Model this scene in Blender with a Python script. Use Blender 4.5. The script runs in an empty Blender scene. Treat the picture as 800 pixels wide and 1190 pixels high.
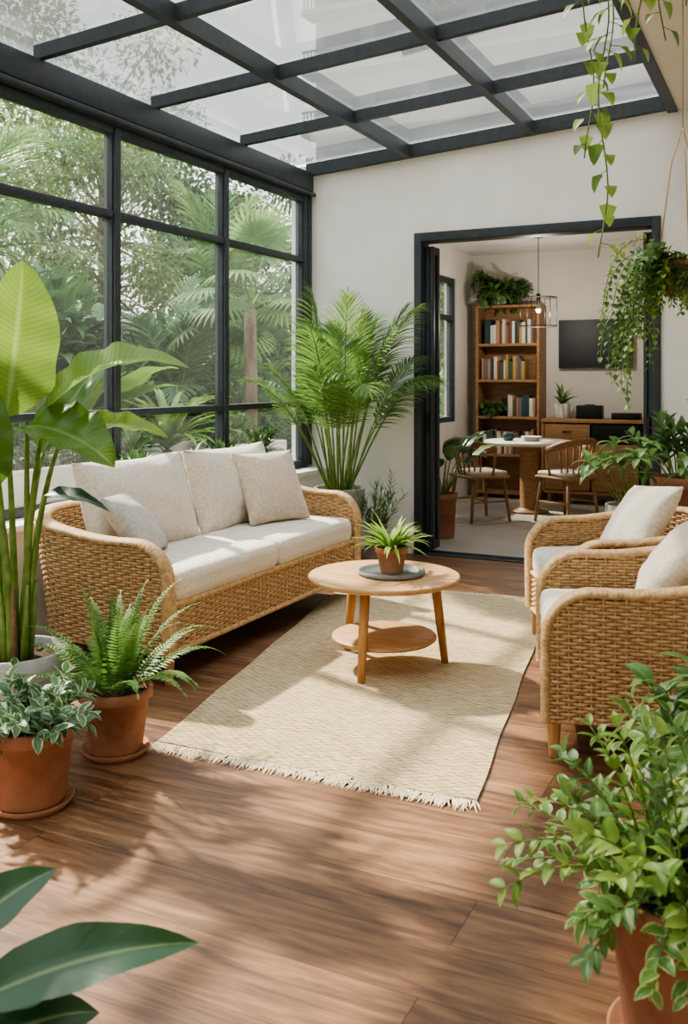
import bpy, math, random
import numpy as np
from mathutils import Vector, Matrix
random.seed(7)
rng=np.random.default_rng(11)
PI=math.pi
def lin(h):
    h=h.lstrip('#'); o=[]
    for i in (0,2,4):
        c=int(h[i:i+2],16)/255
        o.append(c/12.92 if c<=.04045 else ((c+.055)/1.055)**2.4)
    return tuple(o)+(1,)
# ------------------------------------------------------------ materials
def newmat(name):
    m=bpy.data.materials.new(name); m.use_nodes=True
    nt=m.node_tree; nt.nodes.clear()
    out=nt.nodes.new('ShaderNodeOutputMaterial')
    return m,nt,out
def N(nt,t,**kw):
    n=nt.nodes.new(t)
    for k,v in kw.items():
        if k.startswith('_'): setattr(n,k[1:],v)
        else: n.inputs[k.replace('__',' ')].default_value=v
    return n
def L(nt,a,b): nt.links.new(a,b)
def ramp(nt,fac,c0,c1,p0=0.,p1=1.):
    r=nt.nodes.new('ShaderNodeValToRGB'); r.color_ramp.elements[0].color=c0; r.color_ramp.elements[1].color=c1
    r.color_ramp.elements[0].position=p0; r.color_ramp.elements[1].position=p1
    L(nt,fac,r.inputs['Fac']); return r.outputs['Color']
def noisemat(name,c0,c1,scale=8,rough=.6,bump=.0,bscale=60,stretch=(1,1,1),spec=.4,metal=0,bdist=.01,detail=4):
    m,nt,out=newmat(name)
    b=N(nt,'ShaderNodeBsdfPrincipled',Roughness=rough,Metallic=metal)
    b.inputs['Specular IOR Level'].default_value=spec
    tc=N(nt,'ShaderNodeTexCoord'); mp=N(nt,'ShaderNodeMapping'); mp.inputs['Scale'].default_value=stretch
    L(nt,tc.outputs['Object'],mp.inputs['Vector'])
    n=N(nt,'ShaderNodeTexNoise',Scale=scale,Detail=detail); L(nt,mp.outputs[0],n.inputs['Vector'])
    L(nt,ramp(nt,n.outputs['Fac'],c0,c1,.3,.7),b.inputs['Base Color'])
    if bump>0:
        n2=N(nt,'ShaderNodeTexNoise',Scale=bscale,Detail=3); L(nt,mp.outputs[0],n2.inputs['Vector'])
        bp=N(nt,'ShaderNodeBump',Strength=bump,Distance=bdist); L(nt,n2.outputs['Fac'],bp.inputs['Height']); L(nt,bp.outputs[0],b.inputs['Normal'])
    L(nt,b.outputs[0],out.inputs[0]); return m
def leafmat(name,dark,light,rough=.42,trans=.35,vein=.35,varieg=None,vb=.15,stripe=0):
    m,nt,out=newmat(name)
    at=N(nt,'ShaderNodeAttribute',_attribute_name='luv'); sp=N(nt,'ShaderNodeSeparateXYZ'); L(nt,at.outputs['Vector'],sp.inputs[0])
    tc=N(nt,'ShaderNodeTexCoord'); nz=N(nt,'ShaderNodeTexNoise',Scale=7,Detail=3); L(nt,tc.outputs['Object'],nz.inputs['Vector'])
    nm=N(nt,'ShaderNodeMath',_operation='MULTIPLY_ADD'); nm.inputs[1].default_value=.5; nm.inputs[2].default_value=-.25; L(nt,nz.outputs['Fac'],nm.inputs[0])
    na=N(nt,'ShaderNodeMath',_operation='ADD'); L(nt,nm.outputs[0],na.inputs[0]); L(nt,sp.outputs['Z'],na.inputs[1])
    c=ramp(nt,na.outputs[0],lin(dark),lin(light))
    ab=N(nt,'ShaderNodeMath',_operation='ABSOLUTE'); L(nt,sp.outputs['X'],ab.inputs[0])
    ma=N(nt,'ShaderNodeMath',_operation='MULTIPLY_ADD'); L(nt,sp.outputs['Y'],ma.inputs[0]); ma.inputs[1].default_value=110 if stripe==0 else 190
    mb_=N(nt,'ShaderNodeMath',_operation='MULTIPLY'); L(nt,ab.outputs[0],mb_.inputs[0]); mb_.inputs[1].default_value=-22; L(nt,mb_.outputs[0],ma.inputs[2])
    si=N(nt,'ShaderNodeMath',_operation='SINE'); L(nt,ma.outputs[0],si.inputs[0])
    if stripe:
        ms_=N(nt,'ShaderNodeMapRange'); ms_.inputs[1].default_value=-1; ms_.inputs[2].default_value=1; ms_.inputs[4].default_value=stripe; L(nt,si.outputs[0],ms_.inputs[0])
        mx=N(nt,'ShaderNodeMix',_data_type='RGBA'); L(nt,ms_.outputs[0],mx.inputs[0]); L(nt,c,mx.inputs[6]); mx.inputs[7].default_value=lin(dark); c=mx.outputs[2]
    if varieg:
        n=N(nt,'ShaderNodeTexNoise',Scale=60,Detail=2); L(nt,tc.outputs['Object'],n.inputs['Vector'])
        ad=N(nt,'ShaderNodeMath',_operation='MULTIPLY_ADD'); L(nt,n.outputs['Fac'],ad.inputs[0]); ad.inputs[1].default_value=.9; L(nt,ab.outputs[0],ad.inputs[2])
        mr=N(nt,'ShaderNodeMapRange'); mr.inputs[1].default_value=1.1; mr.inputs[2].default_value=1.35; L(nt,ad.outputs[0],mr.inputs[0])
        mx=N(nt,'ShaderNodeMix',_data_type='RGBA'); L(nt,mr.outputs[0],mx.inputs[0]); L(nt,c,mx.inputs[6]); mx.inputs[7].default_value=lin(varieg); c=mx.outputs[2]
    mr=N(nt,'ShaderNodeMapRange'); mr.inputs[1].default_value=.1; mr.inputs[2].default_value=.02; mr.inputs[4].default_value=vein; L(nt,ab.outputs[0],mr.inputs[0])
    mx=N(nt,'ShaderNodeMix',_data_type='RGBA'); L(nt,mr.outputs[0],mx.inputs[0]); L(nt,c,mx.inputs[6]); mx.inputs[7].default_value=lin('#b9cc88'); c=mx.outputs[2]
    b=N(nt,'ShaderNodeBsdfPrincipled',Roughness=rough); L(nt,c,b.inputs['Base Color'])
    bp=N(nt,'ShaderNodeBump',Strength=vb,Distance=.002); L(nt,si.outputs[0],bp.inputs['Height']); L(nt,bp.outputs[0],b.inputs['Normal'])
    t=N(nt,'ShaderNodeBsdfTranslucent'); hs=N(nt,'ShaderNodeHueSaturation',Saturation=.93,Value=1.3); hs.inputs['Hue'].default_value=.488
    L(nt,c,hs.inputs['Color']); L(nt,hs.outputs[0],t.inputs['Color'])
    ms=N(nt,'ShaderNodeMixShader'); ms.inputs[0].default_value=trans; L(nt,b.outputs[0],ms.inputs[1]); L(nt,t.outputs[0],ms.inputs[2]); L(nt,ms.outputs[0],out.inputs[0])
    return m
def glassmat(name,refl=.08,haze=.0):
    m,nt,out=newmat(name)
    t=N(nt,'ShaderNodeBsdfTransparent'); t.inputs[0].default_value=(.96,.98,.97,1)
    g=N(nt,'ShaderNodeBsdfGlossy',Roughness=.02)
    fr=N(nt,'ShaderNodeFresnel',IOR=1.45)
    mu=N(nt,'ShaderNodeMath',_operation='MULTIPLY'); L(nt,fr.outputs[0],mu.inputs[0]); mu.inputs[1].default_value=refl*10
    ms=N(nt,'ShaderNodeMixShader'); L(nt,mu.outputs[0],ms.inputs[0]); L(nt,t.outputs[0],ms.inputs[1]); L(nt,g.outputs[0],ms.inputs[2])
    last=ms.outputs[0]
    if haze>0:
        tr=N(nt,'ShaderNodeBsdfTranslucent'); tr.inputs[0].default_value=(.9,.93,.93,1)
        m2=N(nt,'ShaderNodeMixShader'); 
        tc=N(nt,'ShaderNodeTexCoord'); n=N(nt,'ShaderNodeTexNoise',Scale=1.5,Detail=5); L(nt,tc.outputs['Object'],n.inputs['Vector'])
        mr=N(nt,'ShaderNodeMapRange'); mr.inputs[3].default_value=haze*.5; mr.inputs[4].default_value=haze*1.5; L(nt,n.outputs['Fac'],mr.inputs[0]); L(nt,mr.outputs[0],m2.inputs[0])
        L(nt,last,m2.inputs[1]); L(nt,tr.outputs[0],m2.inputs[2]); last=m2.outputs[0]
    L(nt,last,out.inputs[0]); return m
def floorwood():
    m,nt,out=newmat('oak_plank_floor')
    tc=N(nt,'ShaderNodeTexCoord')
    br=N(nt,'ShaderNodeTexBrick',Scale=1,_offset=.37,_offset_frequency=2); br.inputs['Color1'].default_value=(0,0,0,1); br.inputs['Color2'].default_value=(1,1,1,1); br.inputs['Mortar'].default_value=(.5,.5,.5,1)
    br.inputs['Mortar Size'].default_value=.0014; br.inputs['Mortar Smooth'].default_value=.3; br.inputs['Brick Width'].default_value=2.1; br.inputs['Row Height'].default_value=.22
    L(nt,tc.outputs['Object'],br.inputs['Vector'])
    bw=N(nt,'ShaderNodeRGBToBW'); L(nt,br.outputs['Color'],bw.inputs[0])
    w=N(nt,'ShaderNodeMath',_operation='MULTIPLY'); w.inputs[1].default_value=37; L(nt,bw.outputs[0],w.inputs[0])
    mp=N(nt,'ShaderNodeMapping'); mp.inputs['Scale'].default_value=(1.0,10,1); L(nt,tc.outputs['Object'],mp.inputs['Vector'])
    n1=N(nt,'ShaderNodeTexNoise',_noise_dimensions='4D',Scale=1.9,Detail=9,Roughness=.66,Distortion=1.3); L(nt,mp.outputs[0],n1.inputs['Vector']); L(nt,w.outputs[0],n1.inputs['W'])
    mp3=N(nt,'ShaderNodeMapping'); mp3.inputs['Scale'].default_value=(2.5,90,1); L(nt,tc.outputs['Object'],mp3.inputs['Vector'])
    n3=N(nt,'ShaderNodeTexNoise',_noise_dimensions='4D',Scale=1.6,Detail=4,Roughness=.6); L(nt,mp3.outputs[0],n3.inputs['Vector']); L(nt,w.outputs[0],n3.inputs['W'])
    mp2=N(nt,'ShaderNodeMapping'); mp2.inputs['Scale'].default_value=(.55,2.6,1); L(nt,tc.outputs['Object'],mp2.inputs['Vector'])
    n2=N(nt,'ShaderNodeTexNoise',_noise_dimensions='4D',Scale=1.5,Detail=1.5,Distortion=.4); L(nt,mp2.outputs[0],n2.inputs['Vector']); L(nt,w.outputs[0],n2.inputs['W'])
    k=N(nt,'ShaderNodeMath',_operation='MULTIPLY'); k.inputs[1].default_value=75; L(nt,n2.outputs['Fac'],k.inputs[0])
    s=N(nt,'ShaderNodeMath',_operation='SINE'); L(nt,k.outputs[0],s.inputs[0])
    a=N(nt,'ShaderNodeMath',_operation='MULTIPLY_ADD'); a.inputs[1].default_value=.04; L(nt,s.outputs[0],a.inputs[0]); L(nt,n1.outputs['Fac'],a.inputs[2])
    a3=N(nt,'ShaderNodeMath',_operation='MULTIPLY_ADD'); a3.inputs[1].default_value=.22; L(nt,n3.outputs['Fac'],a3.inputs[0]); L(nt,a.outputs[0],a3.inputs[2])
    a2=N(nt,'ShaderNodeMath',_operation='MULTIPLY_ADD'); a2.inputs[1].default_value=.13; L(nt,bw.outputs[0],a2.inputs[0]); L(nt,a3.outputs[0],a2.inputs[2])
    r=nt.nodes.new('ShaderNodeValToRGB'); e=r.color_ramp.elements; e[0].position=.47; e[0].color=lin('#482f1e'); e[1].position=.92; e[1].color=lin('#a17b58'); q=e.new(.67); q.color=lin('#775439')
    L(nt,a2.outputs[0],r.inputs[0])
    vo=N(nt,'ShaderNodeTexVoronoi',Scale=.9,Randomness=1.0); mpk=N(nt,'ShaderNodeMapping'); mpk.inputs['Scale'].default_value=(1,2.2,1); L(nt,tc.outputs['Object'],mpk.inputs[0]); L(nt,mpk.outputs[0],vo.inputs['Vector'])
    kr=N(nt,'ShaderNodeMapRange'); kr.inputs[1].default_value=.05; kr.inputs[2].default_value=.015; kr.inputs[4].default_value=.6; L(nt,vo.outputs['Distance'],kr.inputs[0])
    mk=N(nt,'ShaderNodeMix',_data_type='RGBA'); L(nt,kr.outputs[0],mk.inputs[0]); L(nt,r.outputs[0],mk.inputs[6]); mk.inputs[7].default_value=lin('#3a2417')
    mx=N(nt,'ShaderNodeMix',_data_type='RGBA'); L(nt,br.outputs['Fac'],mx.inputs[0]); L(nt,mk.outputs[2],mx.inputs[6]); mx.inputs[7].default_value=lin('#38241a')
    b=N(nt,'ShaderNodeBsdfPrincipled'); L(nt,mx.outputs[2],b.inputs['Base Color'])
    rr=N(nt,'ShaderNodeMapRange'); rr.inputs[3].default_value=.36; rr.inputs[4].default_value=.55; L(nt,n1.outputs['Fac'],rr.inputs[0]); L(nt,rr.outputs[0],b.inputs['Roughness'])
    bp=N(nt,'ShaderNodeBump',Strength=.2,Distance=.003); sb=N(nt,'ShaderNodeMath',_operation='SUBTRACT'); L(nt,n3.outputs['Fac'],sb.inputs[0]); L(nt,br.outputs['Fac'],sb.inputs[1]); L(nt,sb.outputs[0],bp.inputs['Height']); L(nt,bp.outputs[0],b.inputs['Normal'])
    L(nt,b.outputs[0],out.inputs[0]); return m
def weavemat(name,c0,c1,sx,sy,strength=.5,rough=.95,dist=.003,sheen=.2,amp=.13,nst=(.4,2.5,2.5),nsc=30,p0=.3,p1=.68,rowamp=0):
    m,nt,out=newmat(name)
    tc=N(nt,'ShaderNodeTexCoord'); sp=N(nt,'ShaderNodeSeparateXYZ'); L(nt,tc.outputs['Object'],sp.inputs[0])
    def sn(o,f):
        a=N(nt,'ShaderNodeMath',_operation='MULTIPLY'); a.inputs[1].default_value=f; L(nt,o,a.inputs[0])
        b=N(nt,'ShaderNodeMath',_operation='SINE'); L(nt,a.outputs[0],b.inputs[0]); return b.outputs[0]
    z=N(nt,'ShaderNodeMath',_operation='ADD'); L(nt,sp.outputs['Y'],z.inputs[0]); L(nt,sp.outputs['Z'],z.inputs[1])
    x,y=sn(sp.outputs['X'],sx),sn(z.outputs[0],sy)
    p=N(nt,'ShaderNodeMath',_operation='MULTIPLY'); L(nt,x,p.inputs[0]); L(nt,y,p.inputs[1])
    n=N(nt,'ShaderNodeTexNoise',Scale=nsc,Detail=5); mp=N(nt,'ShaderNodeMapping'); mp.inputs['Scale'].default_value=nst; L(nt,tc.outputs['Object'],mp.inputs[0]); L(nt,mp.outputs[0],n.inputs['Vector'])
    ad=N(nt,'ShaderNodeMath',_operation='MULTIPLY_ADD'); ad.inputs[1].default_value=amp; L(nt,p.outputs[0],ad.inputs[0]); L(nt,n.outputs['Fac'],ad.inputs[2])
    if rowamp:
        y2=sn(z.outputs[0],sy*2); a5=N(nt,'ShaderNodeMath',_operation='MULTIPLY_ADD'); a5.inputs[1].default_value=rowamp; L(nt,y2,a5.inputs[0]); L(nt,ad.outputs[0],a5.inputs[2]); ad=a5
    b=N(nt,'ShaderNodeBsdfPrincipled',Roughness=rough); b.inputs['Sheen Weight'].default_value=sheen; b.inputs['Specular IOR Level'].default_value=.15
    L(nt,ramp(nt,ad.outputs[0],lin(c0),lin(c1),p0,p1),b.inputs['Base Color'])
    bp=N(nt,'ShaderNodeBump',Strength=strength,Distance=dist); L(nt,ad.outputs[0],bp.inputs['Height']); L(nt,bp.outputs[0],b.inputs['Normal']); L(nt,b.outputs[0],out.inputs[0]); return m

M={}
M['floor']=floorwood()
M['wall']=noisemat('white_plaster',lin('#f0eeea'),lin('#f7f5f1'),3,.85,.15,40)
M['ceil']=noisemat('cream_plaster',lin('#e9e1d3'),lin('#efe8db'),3,.9,.1,40)
M['wall_shaded']=noisemat('white_plaster_shaded',lin('#dcd7cf'),lin('#e4dfd8'),3,.9,.1,40)  # white dining plaster, with the room's shade greyed into its colour
M['frame']=noisemat('charcoal_aluminium',lin('#343b3f'),lin('#3f464a'),20,.45,.03,200)
M['concrete']=noisemat('polished_concrete',lin('#a39c92'),lin('#b8b1a7'),2.5,.45,.08,30)
M['glass']=glassmat('window_glass',.08,.025)
M['rglass']=glassmat('roof_glass',.08,.055)
M['wick']=noisemat('wicker',lin('#a8865c'),lin('#d6b58a'),45,.6,.3,300,(1,1,1))
M['wickd']=noisemat('wicker_core',lin('#6b4e33'),lin('#876848'),30,.8)
M['cush']=weavemat('linen_offwhite','#c9beae','#e3dacc',900,900,.35)
M['cushb']=weavemat('linen_beige','#bcae99','#d8cab7',500,500,.7)
M['cushg']=weavemat('linen_grey','#a7a39b','#c3beb5',700,700,.5)
M['rug']=weavemat('jute_rug','#957a52','#ecd7ad',110,190,1.0,dist=.014,amp=.1,nst=(.5,3,1),nsc=45,p0=.22,p1=.72,rowamp=.18)
M['fringe']=noisemat('rug_fringe',lin('#d3c09a'),lin('#ecdfc4'),40,.95)
M['wood']=noisemat('light_oak',lin('#ae8254'),lin('#c8a277'),5,.45,.1,60,(1,9,9))
M['woodz']=noisemat('warm_wood',lin('#a0764a'),lin('#bf9362'),5,.45,.1,60,(9,9,1))
M['woodd']=noisemat('brown_wood',lin('#8c6643'),lin('#ab855f'),5,.5,.1,60,(1,9,9))
M['terra']=noisemat('terracotta',lin('#92614a'),lin('#b28366'),9,.9,.25,90)
M['greypot']=noisemat('grey_ceramic',lin('#9c9b97'),lin('#b5b3ae'),14,.7,.2,80)
M['greenpot']=noisemat('green_ceramic',lin('#2d4a40'),lin('#3d5c50'),14,.4)
M['whitepot']=noisemat('white_ceramic',lin('#d8d4cc'),lin('#eae7e0'),14,.4)
M['soil']=noisemat('soil',lin('#2a1d14'),lin('#54402e'),60,1,.9,90)
M['tray']=noisemat('slate_tray',lin('#737874'),lin('#868a86'),14,.5)
M['black']=noisemat('black_plastic',lin('#101214'),lin('#17191b'),14,.45)
M['bronze']=noisemat('dark_metal',lin('#3a332c'),lin('#463e35'),14,.4,metal=.7)
M['rope']=noisemat('rope',lin('#b49a72'),lin('#cdb58c'),60,.95)
M['white']=noisemat('white_lacquer',lin('#d4cfc6'),lin('#e0dcd4'),6,.35)
M['teal']=noisemat('teal_ceramic',lin('#2f4a4a'),lin('#3c5a58'),14,.3)
M['stem']=noisemat('green_stem',lin('#56702f'),lin('#7f964c'),20,.6)
M['stemb']=noisemat('brown_stem',lin('#6b5234'),lin('#8b7450'),20,.8)
M['bark']=noisemat('bark',lin('#5d5040'),lin('#8b7865'),12,.95,.8,30,(1,1,.3))
M['ground']=noisemat('garden_soil',lin('#5a5a40'),lin('#79815a'),3,1,.5,20)
M['stone']=noisemat('planter_stone',lin('#c9c6be'),lin('#dcd9d2'),4,.8,.2,40)
M['fence']=noisemat('garden_wall',lin('#8d8d84'),lin('#a6a59a'),4,.9,.2,20)
M['bldg']=noisemat('building_concrete',lin('#767f85'),lin('#8b9398'),.5,.9)
M['bwin']=noisemat('building_glazing',lin('#3f4b54'),lin('#54616b'),.5,.3)
M['lbright']=leafmat('leaf_banana','#35621f','#8bab42',.33,.42,.3,stripe=.2)
M['lpalm']=leafmat('leaf_palm','#2f5a29','#7a9f4e',.45,.35,.1)
M['lfern']=leafmat('leaf_fern','#2f6024','#789f4c',.5,.35,.2)
M['ldark']=leafmat('leaf_dark','#1d3e27','#436c41',.36,.15,.3,vb=.04)
M['lmid']=leafmat('leaf_mid','#2f5a2f','#6c904c',.4,.25)
M['llime']=leafmat('leaf_lime','#517c31','#98b65a',.4,.35,.25)
M['lvar']=leafmat('leaf_variegated','#3a6340','#658a5e',.4,.25,.2,varieg='#c3cfae')
M['lvar2']=leafmat('leaf_variegated_lime','#3d6d33','#6f964c',.4,.3,.2,varieg='#b4c47e')
M['ltree']=leafmat('leaf_tree','#45663a','#93ab68',.5,.4,0)
M['lgar']=leafmat('leaf_garden','#335c34','#7c9f5e',.45,.35,.2)
M['lgard']=leafmat('leaf_garden_dark','#284c2f','#638a52',.45,.3,.2)  # darker green for some garden trees, shrubs and palms

# ------------------------------------------------------------ mesh builder
class MB:
    def __init__(s): s.v=[];s.a=[];s.ch=[];s.n=0;s.mats=[]
    def mi(s,m):
        m=M[m] if isinstance(m,str) else m
        if m not in s.mats: s.mats.append(m)
        return s.mats.index(m)
    def add(s,V,F,mat,smooth=True,attr=None):
        V=np.asarray(V,float).reshape(-1,3)
        if attr is None:
            attr=np.zeros((len(V),3)); attr[:,0]=.5; attr[:,2]=.5
        s.v.append(V); s.a.append(np.asarray(attr,float))
        mi=s.mi(mat)
        if not isinstance(F,list): F=[F]
        for f in F:
            f=np.asarray(f,int)
            if len(f): s.ch.append((f+s.n,mi,smooth))
        s.n+=len(V)
    def xform(s,fn): s.v=[fn(v) for v in s.v]
    def mesh(s,name):
        V=np.concatenate(s.v); A=np.concatenate(s.a)
        me=bpy.data.meshes.new(name)
        me.vertices.add(len(V)); me.vertices.foreach_set('co',V.ravel())
        li=np.concatenate([c[0].ravel() for c in s.ch]); lt=np.concatenate([np.full(len(c[0]),c[0].shape[1]) for c in s.ch])
        ls=np.concatenate([[0],np.cumsum(lt)[:-1]])
        me.loops.add(len(li)); me.loops.foreach_set('vertex_index',li)
        me.polygons.add(len(lt)); me.polygons.foreach_set('loop_start',ls)
        try: me.polygons.foreach_set('loop_total',lt)
        except Exception: pass
        for m in s.mats: me.materials.append(m)
        me.update(calc_edges=True)
        me.polygons.foreach_set('material_index',np.concatenate([np.full(len(c[0]),c[1]) for c in s.ch]))
        me.polygons.foreach_set('use_smooth',np.concatenate([np.full(len(c[0]),c[2]) for c in s.ch]))
        at=me.attributes.new('luv','FLOAT_VECTOR','POINT'); at.data.foreach_set('vector',A.ravel())
        me.validate(); me.update()
        return me
    def obj(s,name,loc=(0,0,0),rz=0,sc=1):
        return inst(s.mesh(name),name,loc,rz,sc)
def inst(me,name,loc=(0,0,0),rz=0,sc=1):
    o=bpy.data.objects.new(name,me); bpy.context.scene.collection.objects.link(o)
    o.location=loc; o.rotation_euler=(0,0,rz); o.scale=(sc,)*3 if np.isscalar(sc) else sc
    return o
def gridf(nu,nv,cu=False,cv=False):
    U=nu if cu else nu-1; W=nv if cv else nv-1
    i,j=np.meshgrid(np.arange(U),np.arange(W),indexing='ij'); i=i.ravel(); j=j.ravel()
    i2=(i+1)%nu; j2=(j+1)%nv
    return np.stack([i*nv+j,i2*nv+j,i2*nv+j2,i*nv+j2],1)
def unit(a): a=np.asarray(a,float); return a/(np.linalg.norm(a,axis=-1,keepdims=True)+1e-12)
def tube(mb,P,r,mat,n=8,side=None,ra=1,rb=1,cap=True,smooth=True,var=.5):
    P=np.asarray(P,float); K=len(P); r=np.broadcast_to(r,(K,)).astype(float)
    T=np.gradient(P,axis=0); T=unit(T)
    if side is None:
        s0=np.cross(T[0],[0,0,1]); 
        if np.linalg.norm(s0)<.2: s0=np.cross(T[0],[0,1,0])
        S=[unit(s0)]
        for k in range(1,K):
            s=S[-1]-T[k]*np.dot(S[-1],T[k]); S.append(unit(s))
        S=np.array(S)
    else:
        S=unit(np.asarray(side,float)-T*np.sum(side*T,1,keepdims=True))
    B=np.cross(T,S)
    a=np.linspace(0,2*PI,n,endpoint=False)
    V=P[:,None]+(S[:,None]*np.cos(a)[None,:,None]*ra+B[:,None]*np.sin(a)[None,:,None]*rb)*r[:,None,None]
    V=V.reshape(-1,3); F=[gridf(K,n,False,True)]
    if cap:
        V=np.vstack([V,P[0],P[-1]]); c0=K*n; j=np.arange(n); j2=(j+1)%n
        F.append(np.stack([j,j2,np.full(n,c0)],1)); F.append(np.stack([(K-1)*n+j2,(K-1)*n+j,np.full(n,c0+1)],1))
    A=np.zeros((len(V),3)); A[:,0]=.5; A[:,2]=var
    mb.add(V,F,mat,smooth,A)
def lathe(mb,prof,mat,n=36,c=(0,0,0),smooth=True):
    prof=np.array(prof,float); a=np.linspace(0,2*PI,n,endpoint=False)
    V=np.stack([prof[:,0,None]*np.cos(a),prof[:,0,None]*np.sin(a),np.broadcast_to(prof[:,1,None],(len(prof),n))],-1).reshape(-1,3)+np.array(c)
    mb.add(V,gridf(len(prof),n,False,True),mat,smooth)
def hexa(mb,p,mat):
    F=np.array([[0,3,2,1],[4,5,6,7],[0,1,5,4],[1,2,6,5],[2,3,7,6],[3,0,4,7]])
    mb.add(p,F,mat,False)
def box(mb,x0,x1,y0,y1,z0,z1,mat):
    hexa(mb,[(x0,y0,z0),(x1,y0,z0),(x1,y1,z0),(x0,y1,z0),(x0,y0,z1),(x1,y0,z1),(x1,y1,z1),(x0,y1,z1)],mat)
def rbox(mb,c,size,r,mat,R=None,bulge=0,nn=0,wr=0):
    h=np.array(size)/2; r=min(r,h.min()*.999)
    def cs(hh):
        a=[-hh,-hh+.3*r,-hh+r] ; b=[hh-r,hh-.3*r,hh]
        mid=list(np.linspace(-hh+r,hh-r,nn+2)[1:-1]) if nn else []
        return np.array(a+mid+b)
    X=[cs(k) for k in h]
    for ax in range(3):
        u,v=(ax+1)%3,(ax+2)%3
        for sg in (-1,1):
            A,B=np.meshgrid(X[u],X[v],indexing='ij'); q=np.zeros(A.shape+(3,)); q[...,u]=A;q[...,v]=B;q[...,ax]=sg*h[ax]
            q=q.reshape(-1,3); inn=np.clip(q,-(h-r),h-r); d=q-inn; p=inn+r*unit(d)
            if bulge:
                t=(1-np.clip(p[:,0]/h[0],-1,1)**2)*(1-np.clip(p[:,1]/h[1],-1,1)**2); p[:,2]+=bulge*t*np.sign(p[:,2])*(np.abs(p[:,2])/h[2])
            if wr: p+=wr*np.sin(p[:,[1,2,0]]*17+1.3)*np.cos(p[:,[2,0,1]]*23+.7)
            if R is not None: p=p@np.array(R).T
            F=gridf(len(X[u]),len(X[v])); 
            if sg<0: F=F[:,::-1]
            mb.add(p+np.array(c),F,mat,True)
def pillow(mb,c,au,av,w,h,t,mat,n=22,seed=0):
    au=unit(au); av=unit(np.asarray(av)-au*np.dot(au,av)); nn=np.cross(au,av)
    s=np.sin(np.linspace(-PI/2,PI/2,n)); U,V=np.meshgrid(s,s,indexing='ij')
    X=w/2*U*(1-.07*(1-V**2)*np.abs(U)); Y=h/2*V*(1-.07*(1-U**2)*np.abs(V))
    T=t/2*((1-U**2)*(1-V**2)).clip(0)**.42
    wk=.007*np.sin(U*7+V*3+seed)*np.cos(V*6-U*2+seed*2)*(1-U**4)*(1-V**4)
    cr=.009*np.sin(np.arctan2(np.abs(V)-1.05,np.abs(U)-1.05)*16+seed)*np.exp(-((1-np.abs(U))+(1-np.abs(V)))*1.6)
    for sg in (-1,1):
        Z=sg*(T+ (wk+cr)*(T>0.002))
        P=np.array(c)+X[...,None]*au+Y[...,None]*av+Z[...,None]*nn
        F=gridf(n,n); 
        if sg<0: F=F[:,::-1]
        mb.add(P.reshape(-1,3),F,mat,True)
# ------------------------------------------------------------ leaves
def leaf_t(prof,nseg=6,nac=2,droop=.5,fold=.25,wave=0.,wn=3):
    ts=np.linspace(0,1,nseg+1); ang=droop*ts**1.3
    y=np.concatenate([[0],np.cumsum(np.cos((ang[1:]+ang[:-1])/2))/nseg]); z=np.concatenate([[0],np.cumsum(-np.sin((ang[1:]+ang[:-1])/2))/nseg])
    a=np.linspace(-1,1,nac+1); w=np.array([max(prof(t),.012) for t in ts])
    X=.5*a[None]*w[:,None]; Zw=(fold*np.abs(a)[None]*.5*w[:,None]+wave*np.sin(wn*2*PI*ts[:,None]+a[None]*1.5)*np.abs(a)[None]*w[:,None])
    Y=np.broadcast_to(y[:,None],X.shape); Z=np.broadcast_to(z[:,None],X.shape)
    A=np.broadcast_to(a[None],X.shape); Tt=np.broadcast_to(ts[:,None],X.shape)
    return dict(X=X.ravel(),Y=Y.ravel(),Zl=Z.ravel(),Zw=Zw.ravel(),A=A.ravel(),T=Tt.ravel(),F=gridf(nseg+1,nac+1))
ovate=lambda t: math.sin(PI*t**.75)**.8 if 0<t<1 else 0
lance=lambda t: math.sin(PI*t**.6)**1.1 if 0<t<1 else 0
linear=lambda t: min(1,.35+t*6)*(1-t)**.55
heart=lambda t: min(1,(t*7)**.5)*(1-t)**.62*1.15
paddle=lambda t: min(1,(t*4.5)**.6)*min(1,((1-t)*2.6)**.6)
T_lin=leaf_t(linear,4,2,.7,.3); T_lin2=leaf_t(linear,6,2,1.3,.35); T_linf=leaf_t(linear,2,2,.3,.2)
T_ov=leaf_t(ovate,6,4,.6,.3,.03); T_ovd=leaf_t(ovate,8,4,1.1,.25,.05); T_lan=leaf_t(lance,7,2,.8,.35,.02)
T_ht=leaf_t(heart,5,4,.7,.22,.02)
T_rh=leaf_t(lambda t: 1 if abs(t-.5)<.1 else 0,2,2,.4,.3); T_sm=leaf_t(ovate,3,2,.5,.3)
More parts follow.
